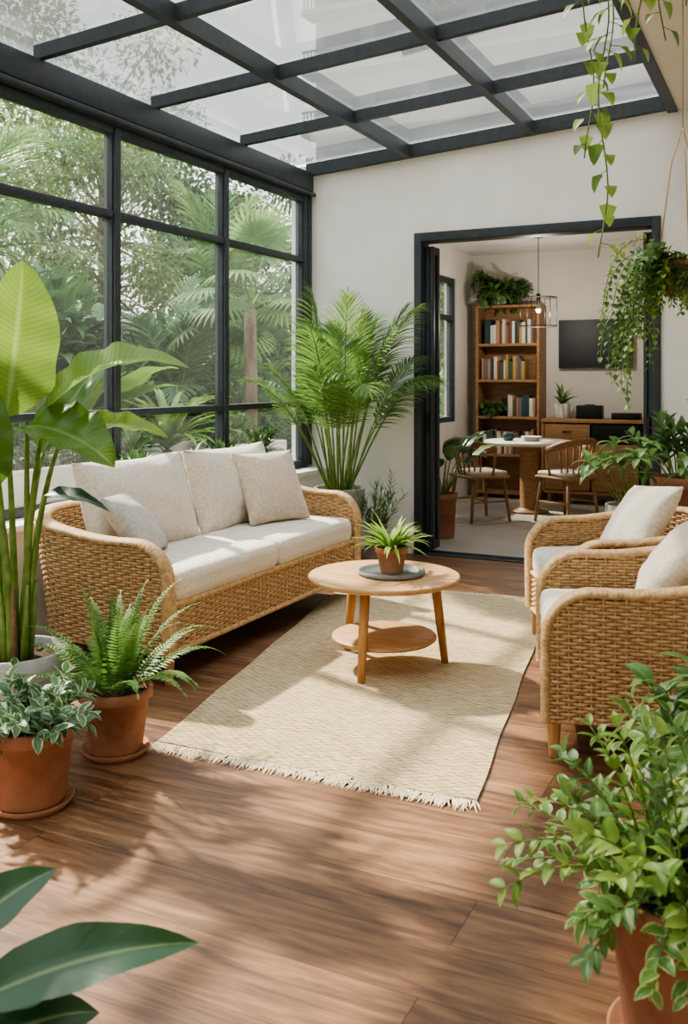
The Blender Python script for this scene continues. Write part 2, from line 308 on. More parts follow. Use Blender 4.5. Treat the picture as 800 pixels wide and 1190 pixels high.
def place(mb,t,P,D,U,Ls,Ws,mat,var):
    P=np.atleast_2d(P).astype(float); n=len(P); D=unit(np.broadcast_to(D,(n,3))); U=np.broadcast_to(U,(n,3))
    S=np.cross(D,U); bad=np.linalg.norm(S,axis=1)<1e-3
    S=np.where(bad[:,None],np.cross(D,[.3,1,.2]),S); S=unit(S); U=np.cross(S,D)
    Ls=np.broadcast_to(Ls,(n,)); Ws=np.broadcast_to(Ws,(n,)); var=np.broadcast_to(var,(n,))
    V=P[:,None]+t['X'][None,:,None]*(Ws[:,None,None]*S[:,None])+t['Y'][None,:,None]*(Ls[:,None,None]*D[:,None])+(t['Zl'][None,:,None]*Ls[:,None,None]+t['Zw'][None,:,None]*Ws[:,None,None])*U[:,None]
    k=len(t['X']); F=(t['F'][None]+(np.arange(n)*k)[:,None,None]).reshape(-1,4)
    A=np.stack([np.broadcast_to(t['A'],(n,k)),np.broadcast_to(t['T'],(n,k)),np.clip(np.broadcast_to(var[:,None],(n,k))+.15*(t['T']-.5)[None],0,1)],-1).reshape(-1,3)
    mb.add(V.reshape(-1,3),F,mat,True,A)
def rdir(az,el): return np.array([math.cos(az)*math.cos(el),math.sin(az)*math.cos(el),math.sin(el)])
def frond(mb,base,az,el,Ln,droop,nl,ll,lw,t,mat,smat,start=.2,ang0=70,ang1=25,vp=.15,rr=.006,shape=1,stiff=1.6):
    K=18; d=rdir(az,el); p=np.array(base,float); P=[p.copy()]
    for k in range(K):
        d=unit(d+np.array([0,0,-1])*droop/K*(((k+1)/K)**stiff*2.2)); p=p+d*Ln/K; P.append(p.copy())
    P=np.array(P); T=unit(np.gradient(P,axis=0))
    tube(mb,P,np.linspace(rr,rr*.25,K+1),smat,5,var=.6)
    ps,ds,us,ls,vs=[],[],[],[],[]
    v0=random.uniform(.2,.8)
    for i in range(nl):
        tt=start+(1-start)*(i+.5)/nl; f=tt*K; k=min(int(f),K-1); q=P[k]+(P[k+1]-P[k])*(f-k); dd=T[k]
        s=unit(np.cross(dd,[0,0,1])); u=np.cross(s,dd)
        x=(tt-start)/(1-start); prof=(math.sin(PI*(x*.82+.12))**.7 if shape==1 else (1-x)**.75*min(1,.5+x*5))
        an=math.radians(ang0+(ang1-ang0)*x)
        for sg in (-1,1):
            D=dd*math.cos(an)+sg*s*math.sin(an)+u*vp*random.uniform(.3,1.6)+np.array([random.gauss(0,.05) for _ in range(3)])
            ps.append(q);ds.append(D);us.append(u+sg*s*-.2);ls.append(ll*prof*random.uniform(.85,1.1));vs.append(np.clip(v0+random.gauss(0,.12),0,1))
    ps.append(P[-1]);ds.append(T[-1]);us.append(u);ls.append(ll*.4);vs.append(v0)
    place(mb,t,np.array(ps),np.array(ds),np.array(us),np.array(ls),lw,mat,np.array(vs))
def pot(mb,R,h,mat,z0=0,rb=.7,rim=.18,saucer=False,c=(0,0),round_=False):
    if saucer:
        lathe(mb,[(0,z0),(R*.82,z0),(R*.92,z0+.025),(R*.88,z0+.025),(R*.8,z0+.012),(0,z0+.012)],mat,40,(c[0],c[1],0)); z0+=.012
    if round_:
        pr=[(0,z0),(R*.62,z0),(R*.8,z0+h*.12),(R*.95,z0+h*.4),(R*1.0,z0+h*.8),(R*.98,z0+h),(R*.9,z0+h),(R*.88,z0+h*.85)]
    elif rim>0:
        pr=[(0,z0),(R*rb*.97,z0),(R*rb,z0+.008),(R*.9,z0+h*(1-rim)),(R*.97,z0+h*(1-rim)+.002),(R*1.0,z0+h*(1-rim)+.006),(R*1.0,z0+h-.006),(R*.98,z0+h),(R*.91,z0+h),(R*.88,z0+h*.8)]
    else:
        pr=[(0,z0),(R*rb*.95,z0),(R*rb,z0+.01),(R,z0+h-.006),(R*.98,z0+h),(R*.9,z0+h),(R*.88,z0+h*.8)]
    lathe(mb,pr,mat,48,(c[0],c[1],0))
    zs=z0+h*.88; k=7; rs=np.linspace(0,R*.9,k)
    a=np.linspace(0,2*PI,24,endpoint=False); V=np.stack([rs[:,None]*np.cos(a)+c[0],rs[:,None]*np.sin(a)+c[1],zs+rng.normal(0,.003,(k,24))+.01*(1-(rs[:,None]/R)**2)],-1).reshape(-1,3)
    mb.add(V,gridf(k,24,False,True),'soil')
    n=40; aa=rng.uniform(0,2*PI,n); r2=R*.85*np.sqrt(rng.uniform(0,1,n))
    P=np.stack([r2*np.cos(aa)+c[0],r2*np.sin(aa)+c[1],np.full(n,zs+.008)],1)
    place(mb,T_sm,P,rng.normal(0,1,(n,3))*[1,1,.2],[0,0,1],R*.12,R*.1,'soil',.5)
    return zs
def stem(mb,base,az,el,Ln,droop,r,mat,K=10,wob=.04):
    d=rdir(az,el); p=np.array(base,float); P=[p.copy()]
    for k in range(K):
        d=unit(d+np.array([random.gauss(0,wob),random.gauss(0,wob),-droop/K])); p=p+d*Ln/K; P.append(p.copy())
    P=np.array(P); tube(mb,P,np.linspace(r,r*.4,K+1),mat,5,var=.5); return P
def leafy(mb,P,n,t,Lf,Wf,mat,start=.2,out=.6,up=.4,jit=.3,whorl=2,var=(.1,.9)):
    K=len(P)-1; T=unit(np.gradient(P,axis=0)); ps,ds,us,vs,ls=[],[],[],[],[]; ph=random.uniform(0,6)
    for i in range(n):
        tt=start+(1-start)*i/max(1,n-1); f=min(tt*K,K-1e-6); k=int(f); q=P[k]+(P[k+1]-P[k])*(f-k); d=T[k]
        s=np.cross(d,[0.1,.2,1]); s=unit(s); b=np.cross(s,d)
        for w in range(whorl):
            a=ph+i*2.4+w*2*PI/whorl+random.gauss(0,.3); o=s*math.cos(a)+b*math.sin(a)
            D=unit(d*(.35+.5*tt)+o*out+np.array([0,0,up])*.3+np.array([random.gauss(0,jit*.4) for _ in range(3)]))
            ps.append(q+D*.002);ds.append(D);us.append(np.array([0,0,1])+o*-.2+d*.3);vs.append(random.uniform(*var));ls.append(random.uniform(.7,1.1)*(1-.25*tt))
    ls=np.array(ls); place(mb,t,np.array(ps),np.array(ds),np.array(us),ls*Lf,ls*Wf,mat,np.array(vs))
# ------------------------------------------------------------ camera
YAW=math.radians(25.93)
cam=bpy.data.cameras.new('camera'); co=bpy.data.objects.new('camera',cam); bpy.context.scene.collection.objects.link(co)
co.location=(0,0,1.4); co.rotation_euler=(PI/2,0,YAW); cam.sensor_width=36; cam.lens=1090/1190*36; cam.shift_y=-155/1190; cam.clip_end=300; cam.clip_start=.05
cam.dof.use_dof=True; cam.dof.focus_distance=4.8; cam.dof.aperture_fstop=5.0
bpy.context.scene.camera=co
# ------------------------------------------------------------ room shell
XL,XR,YB,YF=-3.75,1.2,7.0,-1.2
zg=lambda x:3.2+.07*(x-XL)
mb=MB(); box(mb,-3.9,XR+.1,YF-.1,YB+.1,-.12,0,'floor'); mb.obj('floor')
mb=MB(); box(mb,-3.75,.3,YB+.1,11.2,-.12,0,'concrete'); mb.obj('floor_dining')
DX0,DX1,DH=-2.77,-.89,2.56
mb=MB()
def wp(x0,x1,z0,top=True,z1=None):
    za=zg(x0) if z1 is None else z1; zb=zg(x1) if z1 is None else z1
    hexa(mb,[(x0,YB,z0),(x1,YB,z0),(x1,YB+.2,z0),(x0,YB+.2,z0),(x0,YB,za),(x1,YB,zb),(x1,YB+.2,zb),(x0,YB+.2,za)],'wall')
wp(-3.9,DX0,0); wp(DX1,-.82,0); wp(DX0,DX1,DH); wp(-.82,XR+.1,0,z1=3.45)
mb.obj('wall_back')
mb=MB(); box(mb,XR,XR+.12,YF,YB,0,3.45,'wall'); mb.obj('wall_right')
mb=MB(); box(mb,-3.9,XR+.12,YF-.12,YF,0,3.2,'wall'); mb.obj('wall_front')
mb=MB(); box(mb,-3.92,-3.57,YF,YB,0,.62,'wall'); mb.obj('wall_left')
mb=MB(); rbox(mb,(-3.745,(YF+YB)/2,.64),(.41,YB-YF-.004,.04),.008,'wall'); mb.obj('trim_1')
mb=MB(); box(mb,-.78,XR+.12,YF,YB,3.3,3.45,'ceil'); mb.obj('ceiling')
mb=MB(); box(mb,-3.55,DX0-.02,YB-.014,YB,0,.09,'wall'); mb.obj('baseboard_back')
ys=[-1.2,-.3,.9,2.1,3.3,4.5,5.7,6.9]
for i in range(len(ys)-1):
    mb=MB(); a,b=ys[i],ys[i+1]
    rbox(mb,(XL,b,(.66+2.92)/2),(.09,.055,2.26),.005,'frame')
    if i==0: rbox(mb,(XL,a+.035,(.66+2.92)/2),(.09,.055,2.26),.005,'frame')
    for z,hh in ((.69,.06),(1.19,.045),(2.39,.045),(2.9,.05)): rbox(mb,(XL,(a+b)/2,z),(.075,b-a-.055,hh),.005,'frame')
    for z0,z1 in ((.72,1.165),(1.215,2.365),(2.415,2.875)):
        for yy in (a+.034,b-.034): rbox(mb,(XL+.01,yy,(z0+z1)/2),(.04,.014,z1-z0),.003,'frame')
        mb.add([(XL-.01,a+.025,z0),(XL-.01,b-.025,z0),(XL-.01,b-.025,z1),(XL-.01,a+.025,z1)],np.array([[0,1,2,3]]),'glass',False)
    mb.obj('window_%d'%(i+1))
mb=MB()
rbox(mb,(XL,(YF+YB)/2,3.05),(.13,YB-YF-.004,.16),.012,'frame'); rbox(mb,(XL+.04,(YF+YB)/2,2.945),(.1,YB-YF-.004,.03),.008,'frame')
rbox(mb,(XL-.16,(YF+YB)/2,3.12),(.14,YB-YF-.004,.1),.03,'frame')
rbox(mb,(XL,6.965,1.8),(.1,.06,2.25),.005,'frame')
mb.obj('trim_2')
mb=MB()
def rb(xa,ya,xb,yb,w,h):
    d=unit([xb-xa,yb-ya]); n=np.array([-d[1],d[0]])*w/2
    pts=[]
    for dz in (-h,0):
        for (x,y,sg) in ((xa,ya,-1),(xb,yb,-1),(xb,yb,1),(xa,ya,1)): pts.append((x+sg*n[0],y+sg*n[1],zg(x)+dz))
    hexa(mb,pts,'frame')
for x in (-2.82,-1.82): rb(x,YF,x,YB,.055,.1)
rb(-.81,YF,-.81,YB,.07,.12)
for y in (6.97,5.93,4.87,3.85,2.8,1.75,.7,-.35,-1.16): rb(XL+.02,y,-.8,y,.045 if y<6.9 else .06,.075 if y<6.9 else .1)
x0,x1=XL-.1,-.78
z=.01
mb.add([(x0,YF,zg(x0)+z),(x1,YF,zg(x1)+z),(x1,YB+.05,zg(x1)+z),(x0,YB+.05,zg(x0)+z)],np.array([[0,1,2,3]]),'rglass',False)
mb.obj('glass_roof')
mb=MB(); yf=YB+.05
def fb(x0,x1,y0,y1,z0,z1,m='frame'): rbox(mb,((x0+x1)/2,(y0+y1)/2,(z0+z1)/2),(x1-x0,y1-y0,z1-z0),.005,m)
fb(DX0,DX0+.06,YB-.03,YB+.16,.0,DH); fb(DX1-.06,DX1,YB-.03,YB+.16,.0,DH); fb(DX0+.06,DX1-.06,YB-.03,YB+.16,DH-.07,DH)
fb(DX0+.06,DX1-.06,YB-.01,YB+.14,0,.012)
fb(DX0+.06,DX1-.06,YB+.03,YB+.04,.012,.022); fb(DX0+.06,DX1-.06,YB+.09,YB+.1,.012,.022)
mb.obj('door_frame')
for k,(xa,sg) in enumerate(((DX0+.06,1),(DX1-.06,-1))):
    mb=MB()
    for q in range(2):
        x=xa+sg*(.02+q*.035); y0,y1=YB+.06,YB+.22
        fb(x-.015,x+.015,y0,y0+.05,.03,2.46); fb(x-.015,x+.015,y1-.05,y1,.03,2.46)
        fb(x-.015,x+.015,y0+.05,y1-.05,.03,.1); fb(x-.015,x+.015,y0+.05,y1-.05,2.4,2.46)
        mb.add([(x,y0+.05,.1),(x,y1-.05,.1),(x,y1-.05,2.4),(x,y0+.05,2.4)],np.array([[0,1,2,3]]),'glass',False)
    rbox(mb,(xa+sg*.03,YB+.045,1.05),(.02,.03,.14),.006,'bronze')
    mb.obj('door_%d'%(k+1))
mb=MB()
WY0,WY1,WZ0,WZ1=8.3,10.4,.9,2.56
box(mb,-3.75,-3.6,YB+.2,WY0,0,2.9,'wall_shaded'); box(mb,-3.75,-3.6,WY1,11.0,0,2.9,'wall_shaded'); box(mb,-3.75,-3.6,WY0,WY1,0,WZ0,'wall_shaded'); box(mb,-3.75,-3.6,WY0,WY1,WZ1,2.9,'wall_shaded')
mb.obj('wall_dining_left')
mb=MB(); box(mb,-3.75,.3,11,11.15,0,2.9,'wall_shaded'); mb.obj('wall_dining_back')
mb=MB(); box(mb,.15,.3,YB+.2,11.0,0,2.9,'wall_shaded'); mb.obj('wall_dining_right')
mb=MB(); box(mb,-3.75,.3,YB+.2,11.15,2.9,3.05,'wall_shaded'); mb.obj('ceiling_dining')
mb=MB(); 
for y in (WY0+.03,(WY0+WY1)/2,WY1-.03): rbox(mb,(-3.66,y,(WZ0+WZ1)/2),(.08,.06,WZ1-WZ0),.005,'frame')
for z in (WZ0+.03,WZ0+1.2,WZ1-.03): rbox(mb,(-3.66,(WY0+WY1)/2,z),(.07,WY1-WY0-.06,.06),.005,'frame')
mb.add([(-3.66,WY0,WZ0),(-3.66,WY1,WZ0),(-3.66,WY1,WZ1),(-3.66,WY0,WZ1)],np.array([[0,1,2,3]]),'glass',False)
mb.obj('window_8')
# ------------------------------------------------------------ wicker furniture
def wicker_seat(W,D,nc,Harm=.65,Hback=.74,R=.26,flare=.07,z0=.15,rc=.17,zc=.44,rs=.0145,rib=.04):
    mb=MB(); P=[]
    def addline(a,b,st=.01):
        a=np.array(a);b=np.array(b);k=max(2,int(np.linalg.norm(b-a)/st)); 
        for i in range(k): P.append(a+(b-a)*i/k)
    def addarc(c,r,a0,a1):
        k=int(abs(a1-a0)*r/.01)
        for i in range(k): a=a0+(a1-a0)*i/k; P.append(np.array(c)+r*np.array([math.cos(a),math.sin(a)]))
    addline((D/2,-W/2),(-D/2+R,-W/2)); addarc((-D/2+R,-W/2+R),R,-PI/2,-PI); addline((-D/2,-W/2+R),(-D/2,W/2-R)); addarc((-D/2+R,W/2-R),R,PI,PI/2); addline((-D/2+R,W/2),(D/2,W/2)); P.append(np.array((D/2,W/2)))
    P=np.array(P); dl=np.linalg.norm(np.diff(P,axis=0),axis=1); S=np.concatenate([[0],np.cumsum(dl)]); Lt=S[-1]
    T=unit(np.gradient(P,axis=0)); Nn=np.stack([-T[:,1],T[:,0]],1)*1.0
    if np.dot(Nn[len(P)//2],P[len(P)//2])<0: Nn=-Nn
    Sm=D-R*.3
    def hh(s):
        e=np.minimum(s,Lt-s); k=np.clip((e-.25)/(Sm),0,1); k=k*k*(3-2*k); h=Harm+(Hback-Harm)*k
        r=np.clip(rc-e,0,rc); return h-rc+np.sqrt(np.maximum(rc*rc-r*r,0))
    def surf(s,z,off):
        px=np.interp(s,S,P[:,0]); py=np.interp(s,S,P[:,1]); nx=np.interp(s,S,Nn[:,0]); ny=np.interp(s,S,Nn[:,1]); l=np.hypot(nx,ny); nx/=l; ny/=l
        e=np.minimum(s,Lt-s); fl=flare*np.clip((z-z0)/(Hback-z0),0,1)**1.2*np.clip(.45+e/.8,0,1)
        o=off+fl; return np.stack([px+nx*o,py+ny*o,z+0*s],-1),np.stack([nx,ny,0*s],-1)
    nr=int(round(Lt/rib)); rib=Lt/nr; tr=rs*.47; wa=.006
    for off in (.03,-.03):
        j=0; z=z0+.02; zlo=z0 if off>0 else .3
        while z<Hback-.01:
            if z>=zlo:
                ss=np.arange(.0,Lt,rib/4); ok=(hh(ss)-.012)>z
                idx=np.where(ok)[0]
                if len(idx)>4:
                    for run in np.split(idx,np.where(np.diff(idx)>1)[0]+1):
                        if len(run)<4: continue
                        qs=ss[run]; wv=wa*np.sin(PI*qs/rib+PI*(j%2)+PI/2)
                        p,nn=surf(qs,np.full(len(qs),z),off+wv)
                        tube(mb,p,tr,'wick',5,side=nn,ra=.7,rb=1.06,cap=False,var=random.random())
            z+=rs*.9; j+=1
        for k in range(1,nr):
            s=k*rib; ht=float(hh(np.array([s]))[0]); zl=z0 if off>0 else .3
            zz=np.linspace(zl,ht-.01,8); p,nn=surf(np.full(8,s),zz,off); tube(mb,p,.005,'wick',5,side=nn,cap=False)
    ss=np.linspace(0,Lt,90); hv=hh(ss); K=5; V=[]
    for i in range(90):
        zz=np.linspace(z0,max(hv[i]-.015,z0+.01),K); p,_=surf(np.full(K,ss[i]),zz,0); V.append(p)
    mb.add(np.array(V).reshape(-1,3),gridf(90,K),'wickd')
    pts=[]; zt=float(hh(np.array([0.]))[0]); n=int((zt-z0)/.006)
    for i in range(n): pts.append((0.,z0+(zt-z0)*i/n))
    a=np.linspace(0,PI/2,46)
    for t in a[1:]: pts.append((rc*(1-math.cos(t)),None))
    for q in np.arange(rc,Lt-rc,.006)[1:]: pts.append((q,None))
    for t in a[::-1][:]: pts.append((Lt-rc*(1-math.cos(t)),None))
    for i in range(n): pts.append((Lt,zt-(zt-z0)*(i+1)/n))
    sv=np.array([p[0] for p in pts]); zv=np.array([ (float(hh(np.array([p[0]]))[0]) if p[1] is None else p[1]) for p in pts])
    p,nn=surf(sv,zv,0)
    ln=np.concatenate([[0],np.cumsum(np.linalg.norm(np.diff(p,axis=0),axis=1))])
    rad=1+.1*np.abs(np.sin(ln*PI/.018))
    tube(mb,p,.018*rad,'wick',12,side=nn,ra=2.3,rb=1.05)
    sv=np.arange(0,Lt,.009); p,nn=surf(sv,np.full(len(sv),z0+.005),0); tube(mb,p,.013*(1+.1*np.abs(np.sin(sv*PI/.026))),'wick',8,side=nn,ra=2.6,rb=1)
    ya=-W/2+.02; yb=W/2-.02; nr2=int((yb-ya)/rib); rb2=(yb-ya)/nr2; j=0; z=z0+.015; xs=D/2-.01; zt2=zc-.075
    while z<zt2-.008:
        q=np.arange(ya,yb,rb2/4); wv=wa*np.sin(PI*(q-ya)/rb2+PI*(j%2)+PI/2)
        tube(mb,np.stack([xs+wv,q,0*q+z],1),tr,'wick',5,side=np.tile([1.,0,0],(len(q),1)),ra=.7,rb=1.06,cap=False,var=random.random()); z+=rs*.9; j+=1
    for k in range(1,nr2): tube(mb,np.stack([np.full(3,xs),np.full(3,ya+k*rb2),np.linspace(z0,zt2,3)],1),.005,'wick',5,cap=False)
    q=np.arange(ya,yb,.006)
    for zz in (z0,zt2): tube(mb,np.stack([0*q+xs,q,0*q+zz],1),.014*(1+.1*np.abs(np.sin(q*PI/.018))),'wick',8)
    box(mb,xs-.03,xs-.02,ya,yb,z0,zt2,'wickd'); box(mb,-D/2+.05,xs-.03,ya+.02,yb-.02,zt2-.03,zt2,'wickd')
    for lx in (D/2-.03,-D/2+.12):
        for ly in (-W/2+.03,W/2-.03):
            if lx<0: ly=ly*.93
            lathe(mb,[(0,0),(.017,0),(.019,.01),(.027,z0),(.027,z0+.06),(0,z0+.06)],'woodz',16,(lx,ly,0))
    inner=W-.10; cw=inner/nc
    for i in range(nc):
        rbox(mb,(.05,-inner/2+cw*(i+.5),zc),(D-.09,cw-.008,.15),.045,'cush',bulge=.014,nn=10,wr=.0025)
    return mb
sofa=wicker_seat(1.98,.82,2,Harm=.65,Hback=.74)
for i,yc in enumerate((-.47,.45)):
    pillow(sofa,(-.17,yc,.735),(0,1,0),(-.28,0,.96),.88,.52,.25,'cush',28,seed=i*2)
sofa.obj('wicker_sofa',(-2.97,4.46,0))
ch=wicker_seat(.72,.76,1,Harm=.625,Hback=.70,R=.24,flare=.05,zc=.42)
cm=ch.mesh('wicker_armchair')
CH1=((-.57,3.87,0),math.radians(195.7)); CH2=((-.83,4.93,0),math.radians(208.4))
inst(cm,'wicker_armchair',*CH1); inst(cm,'wicker_armchair.001',*CH2)
mb=MB(); pillow(mb,(0,0,0),(0,1,0),(0,0,1),.48,.46,.17,'cushb',seed=1); o=mb.obj('throw_pillow',(-2.93,5.0,.735)); o.rotation_euler=(0,math.radians(-24),math.radians(-18))
mb=MB(); pillow(mb,(0,0,0),(0,1,0),(0,0,1),.42,.38,.15,'cushg',seed=4); o=mb.obj('throw_pillow.001',(-2.96,3.72,.68)); o.rotation_euler=(0,math.radians(-38),math.radians(25))
def cpill(nm,CH,x,y,z,rx,ry,rz,w=.46,h=.42):
    mb=MB(); pillow(mb,(0,0,0),(0,1,0),(0,0,1),w,h,.17,'cush',seed=6); o=mb.obj(nm)
    o.matrix_world=Matrix.Translation(CH[0])@Matrix.Rotation(CH[1],4,'Z')@Matrix.Translation((x,y,z))@Matrix.Rotation(rz,4,'Z')@Matrix.Rotation(ry,4,'Y')@Matrix.Rotation(rx,4,'X')
cpill('throw_pillow.002',CH2,-.1,.0,.675,.12,-.62,.1)
cpill('throw_pillow.003',CH1,-.12,.02,.665,-.12,-.66,-.1)
# ------------------------------------------------------------ rug
FL,FR,BR,BL=[np.array(a) for a in ((-2.22,2.92),(-.96,2.97),(-1.40,5.85),(-2.78,5.72))]
mb=MB(); nu,nv=60,120
u,v=np.meshgrid(np.linspace(0,1,nu),np.linspace(0,1,nv),indexing='ij')
Pq=(FL*(1-u[...,None])*(1-v[...,None])+FR*u[...,None]*(1-v[...,None])+BR*u[...,None]*v[...,None]+BL*(1-u[...,None])*v[...,None])
Pq=Pq+np.stack([.004*np.sin(v*23),.006*np.sin(u*13+1)],-1)
zz=.009+.0015*np.sin(u*9)*np.cos(v*14)
top=np.concatenate([Pq,zz[...,None]],-1)
mb.add(top.reshape(-1,3),gridf(nu,nv),'rug')
edge=np.concatenate([top[:,0],top[-1,1:],top[::-1][1:,-1],top[0,::-1][1:]]); lo=edge.copy(); lo[:,2]=.0005
mb.add(np.stack([edge,lo],1).reshape(-1,3),gridf(len(edge),2),'rug')
for (a,b,out) in ((FL,FR,-1),(BL,BR,1)):
    n=520; t=rng.uniform(0,1,n); p=a+(b-a)*t[:,None]; n2=unit(np.array([-(b-a)[1],(b-a)[0]]))*(1 if out>0 else -1)
    P=np.concatenate([p,np.full((n,1),.008)],1); D=np.stack([n2[0]+rng.normal(0,.35,n),n2[1]+rng.normal(0,.2,n),np.full(n,-.02)],1)
    place(mb,leaf_t(linear,4,2,.12,.5),P,D,[0,0,1],rng.uniform(.05,.09,n),.008,'fringe',.5)
mb.obj('area_rug')
# ------------------------------------------------------------ coffee table
mb=MB(); H=.45; Rr=.37
lathe(mb,[(0,H-.028),(Rr-.02,H-.028),(Rr-.004,H-.022),(Rr,H-.012),(Rr-.003,H-.003),(Rr-.01,H),(0,H)],'wood',72)
for a in (31,152,273):
    a=math.radians(a); d=np.array([math.cos(a),math.sin(a),0])
    top_=d*.25+[0,0,H-.028]; bot=d*.30+[0,0,.011]
    tube(mb,np.array([bot,bot*.5+top_*.5,top_]),[.018,.022,.024],'woodz',14)
lathe(mb,[(0,.135),(.245,.135),(.255,.143),(.255,.152),(.248,.158),(0,.158)],'wood',64)
mb.obj('coffee_table',(-1.82,4.19,.0))
mb=MB(); lathe(mb,[(0,0),(.15,0),(.163,.006),(.163,.022),(.157,.022),(.152,.01),(0,.01)],'tray',56); mb.obj('round_tray',(-1.785,4.2,.45))
mb=MB(); zs=pot(mb,.08,.125,'terra',rb=.68,rim=.25)
for i in range(75):
    az=random.uniform(0,6.28); el=random.uniform(.35,1.5); 
    place(mb,leaf_t(lance,7,2,random.uniform(.5,1.3),.4),[(.025*math.cos(az),.025*math.sin(az),zs)],rdir(az,el),[0,0,1],random.uniform(.14,.245),random.uniform(.022,.034),'llime',random.uniform(.4,1))
mb.obj('potted_plant_small',(-1.785,4.2,.46))
# ------------------------------------------------------------ left plants
mb=MB(); zs=pot(mb,.2,.35,'greypot',round_=True)
def bop(base,ctrl,tip_dir,Ll,Wl,tmpl,up,var,r=.012,mat='lbright'):
    b=np.array(base,float); c=np.array(ctrl,float); 
    K=14; P=[]
    for k in range(K+1):
        t=k/K; P.append(b*(1-t)**2+2*t*(1-t)*np.array([b[0]*.5+c[0]*.5*.6,b[1]*.5+c[1]*.3,(b[2]+c[2])*.62])+c*t*t)
    tube(mb,np.array(P),np.linspace(r*1.5,r*.6,K+1),'stem',8)
    place(mb,tmpl,[c],tip_dir,up,Ll,Wl,mat,var)
z=zs
TB1=leaf_t(paddle,24,8,.35,.45,.05,4); TB2=leaf_t(paddle,24,8,1.3,.55,.07,4); TB3=leaf_t(paddle,24,8,.9,.4,.06,4)
bop((.0,0,z),(-.04,.0,1.25),(.16,-.05,1),.62,.30,TB1,(.6,-1,.0),.68)
bop((.03,-.02,z),(.12,.0,1.28),(.72,-.1,.72),.62,.21,TB2,(-.5,-.5,.8),.6)
bop((.04,.03,z),(.06,-.05,1.22),(.62,-.3,-.02),.42,.26,TB3,(.1,-.5,.9),.3)
bop((.02,.04,z),(.18,.02,1.19),(.9,.1,.25),.42,.13,TB3,(0,-.5,.9),.7)
bop((-.04,.03,z),(-.12,.05,1.22),(-.3,.1,.9),.5,.24,TB1,(.3,-1,.2),.45)
bop((-.05,-.03,z),(-.1,-.03,1.05),(-.45,-.5,.6),.5,.22,TB3,(0,-.6,.8),.3)
bop((.05,.0,z),(.12,-.03,.95),(.8,-.2,.1),.28,.09,leaf_t(lance,12,4,.9,.3,.06,3),(0,-.4,.9),.1,.006,'ldark')
bop((-.02,.06,z),(-.2,.12,.95),(-.6,.3,.5),.45,.2,TB3,(0,-.6,.8),.4)
bop((-.06,.0,z),(-.16,-.1,.8),(-.3,-.2,.9),.4,.16,TB1,(0.2,-.8,.5),.5)
bop((.0,-.05,z),(-.04,-.1,1.0),(.1,-.3,.85),.36,.13,TB1,(.2,-.9,.3),.2)
bop((.0,.06,z),(.06,.14,1.1),(.3,.3,.8),.4,.18,TB1,(-.3,-.8,.5),.15)
for i in range(12):
    a=i*.7; tube(mb,np.array([(.05*math.cos(a),.05*math.sin(a),z),(.06*math.cos(a),.06*math.sin(a),z+.12),(.08*math.cos(a),.08*math.sin(a),z+.3)]),[.018,.015,.006],'stemb' if i%2 else 'stem',6)
mb.obj('bird_of_paradise_plant',(-2.74,2.72,0),YAW)
mb=MB(); zs=pot(mb,.138,.235,'terra',rb=.72,saucer=True)
for i in range(36):
    az=i*2.4+random.gauss(0,.2); el=random.uniform(.5,1.45)
    frond(mb,(.03*math.cos(az),.03*math.sin(az),zs),az,el,random.uniform(.3,.47),random.uniform(.8,1.5),28,.07,.015,T_linf,'lfern','stem',start=.12,ang0=80,ang1=50,vp=.05,rr=.0025,shape=2)
mb.obj('potted_fern',(-2.31,2.79,0))
mb=MB(); zs=pot(mb,.15,.26,'terra',rb=.72,saucer=True)
for i in range(34):
    az=i*2.4; P=stem(mb,(.05*math.cos(az),.05*math.sin(az),zs),az,random.uniform(.3,1.4),random.uniform(.1,.21),.6,.003,'stem')
    leafy(mb,P,5,T_ov,.085,.045,'lvar',start=.3,out=.8,up=.4)
mb.obj('potted_variegated_plant',(-2.28,2.33,0))
mb=MB(); zs=pot(mb,.17,.24,'terra',rb=.72,saucer=True)
def fgl(c,D,Ll,Wl,up,var,t):
    c=np.array(c,float); b=np.array([0,0,zs]); P=[b*(1-t_)**2+2*t_*(1-t_)*np.array([c[0]*.3,c[1]*.3,c[2]])+c*t_*t_ for t_ in np.linspace(0,1,10)]
    tube(mb,np.array(P),np.linspace(.007,.004,10),'stemb',6); place(mb,t,[c],D,up,Ll,Wl,'ldark',var)
TT=leaf_t(ovate,14,6,.75,.3,.035,3)
fgl((.13,.02,.42),(.9,.05,.40),.37,.11,(0,-.5,.9),.45,TT)
fgl((.05,.1,.45),(.6,.35,.5),.22,.10,(0,-.6,.8),.5,TT)
fgl((.10,-.06,.33),(.85,-.1,.12),.28,.12,(0,-.4,.9),.3,TT)
fgl((.02,.1,.45),(.1,.5,.6),.22,.12,(0,-.6,.8),.4,TT)
fgl((-.05,.0,.45),(-.6,.2,.6),.26,.13,(0,-.6,.8),.4,TT)
fgl((-.05,-.08,.4),(-.6,-.5,.3),.3,.13,(0,-.3,.9),.4,TT)
fgl((.12,.06,.32),(.7,.4,.15),.22,.11,(0,-.4,.9),.2,TT)
fgl((.14,-.03,.30),(.8,-.2,-.1),.26,.12,(0,-.4,.9),.35,TT)
fgl((.16,.1,.36),(.6,.5,.3),.16,.08,(0,-.5,.9),.6,TT)
mb.obj('rubber_plant',(-1.28,.99,0),YAW)
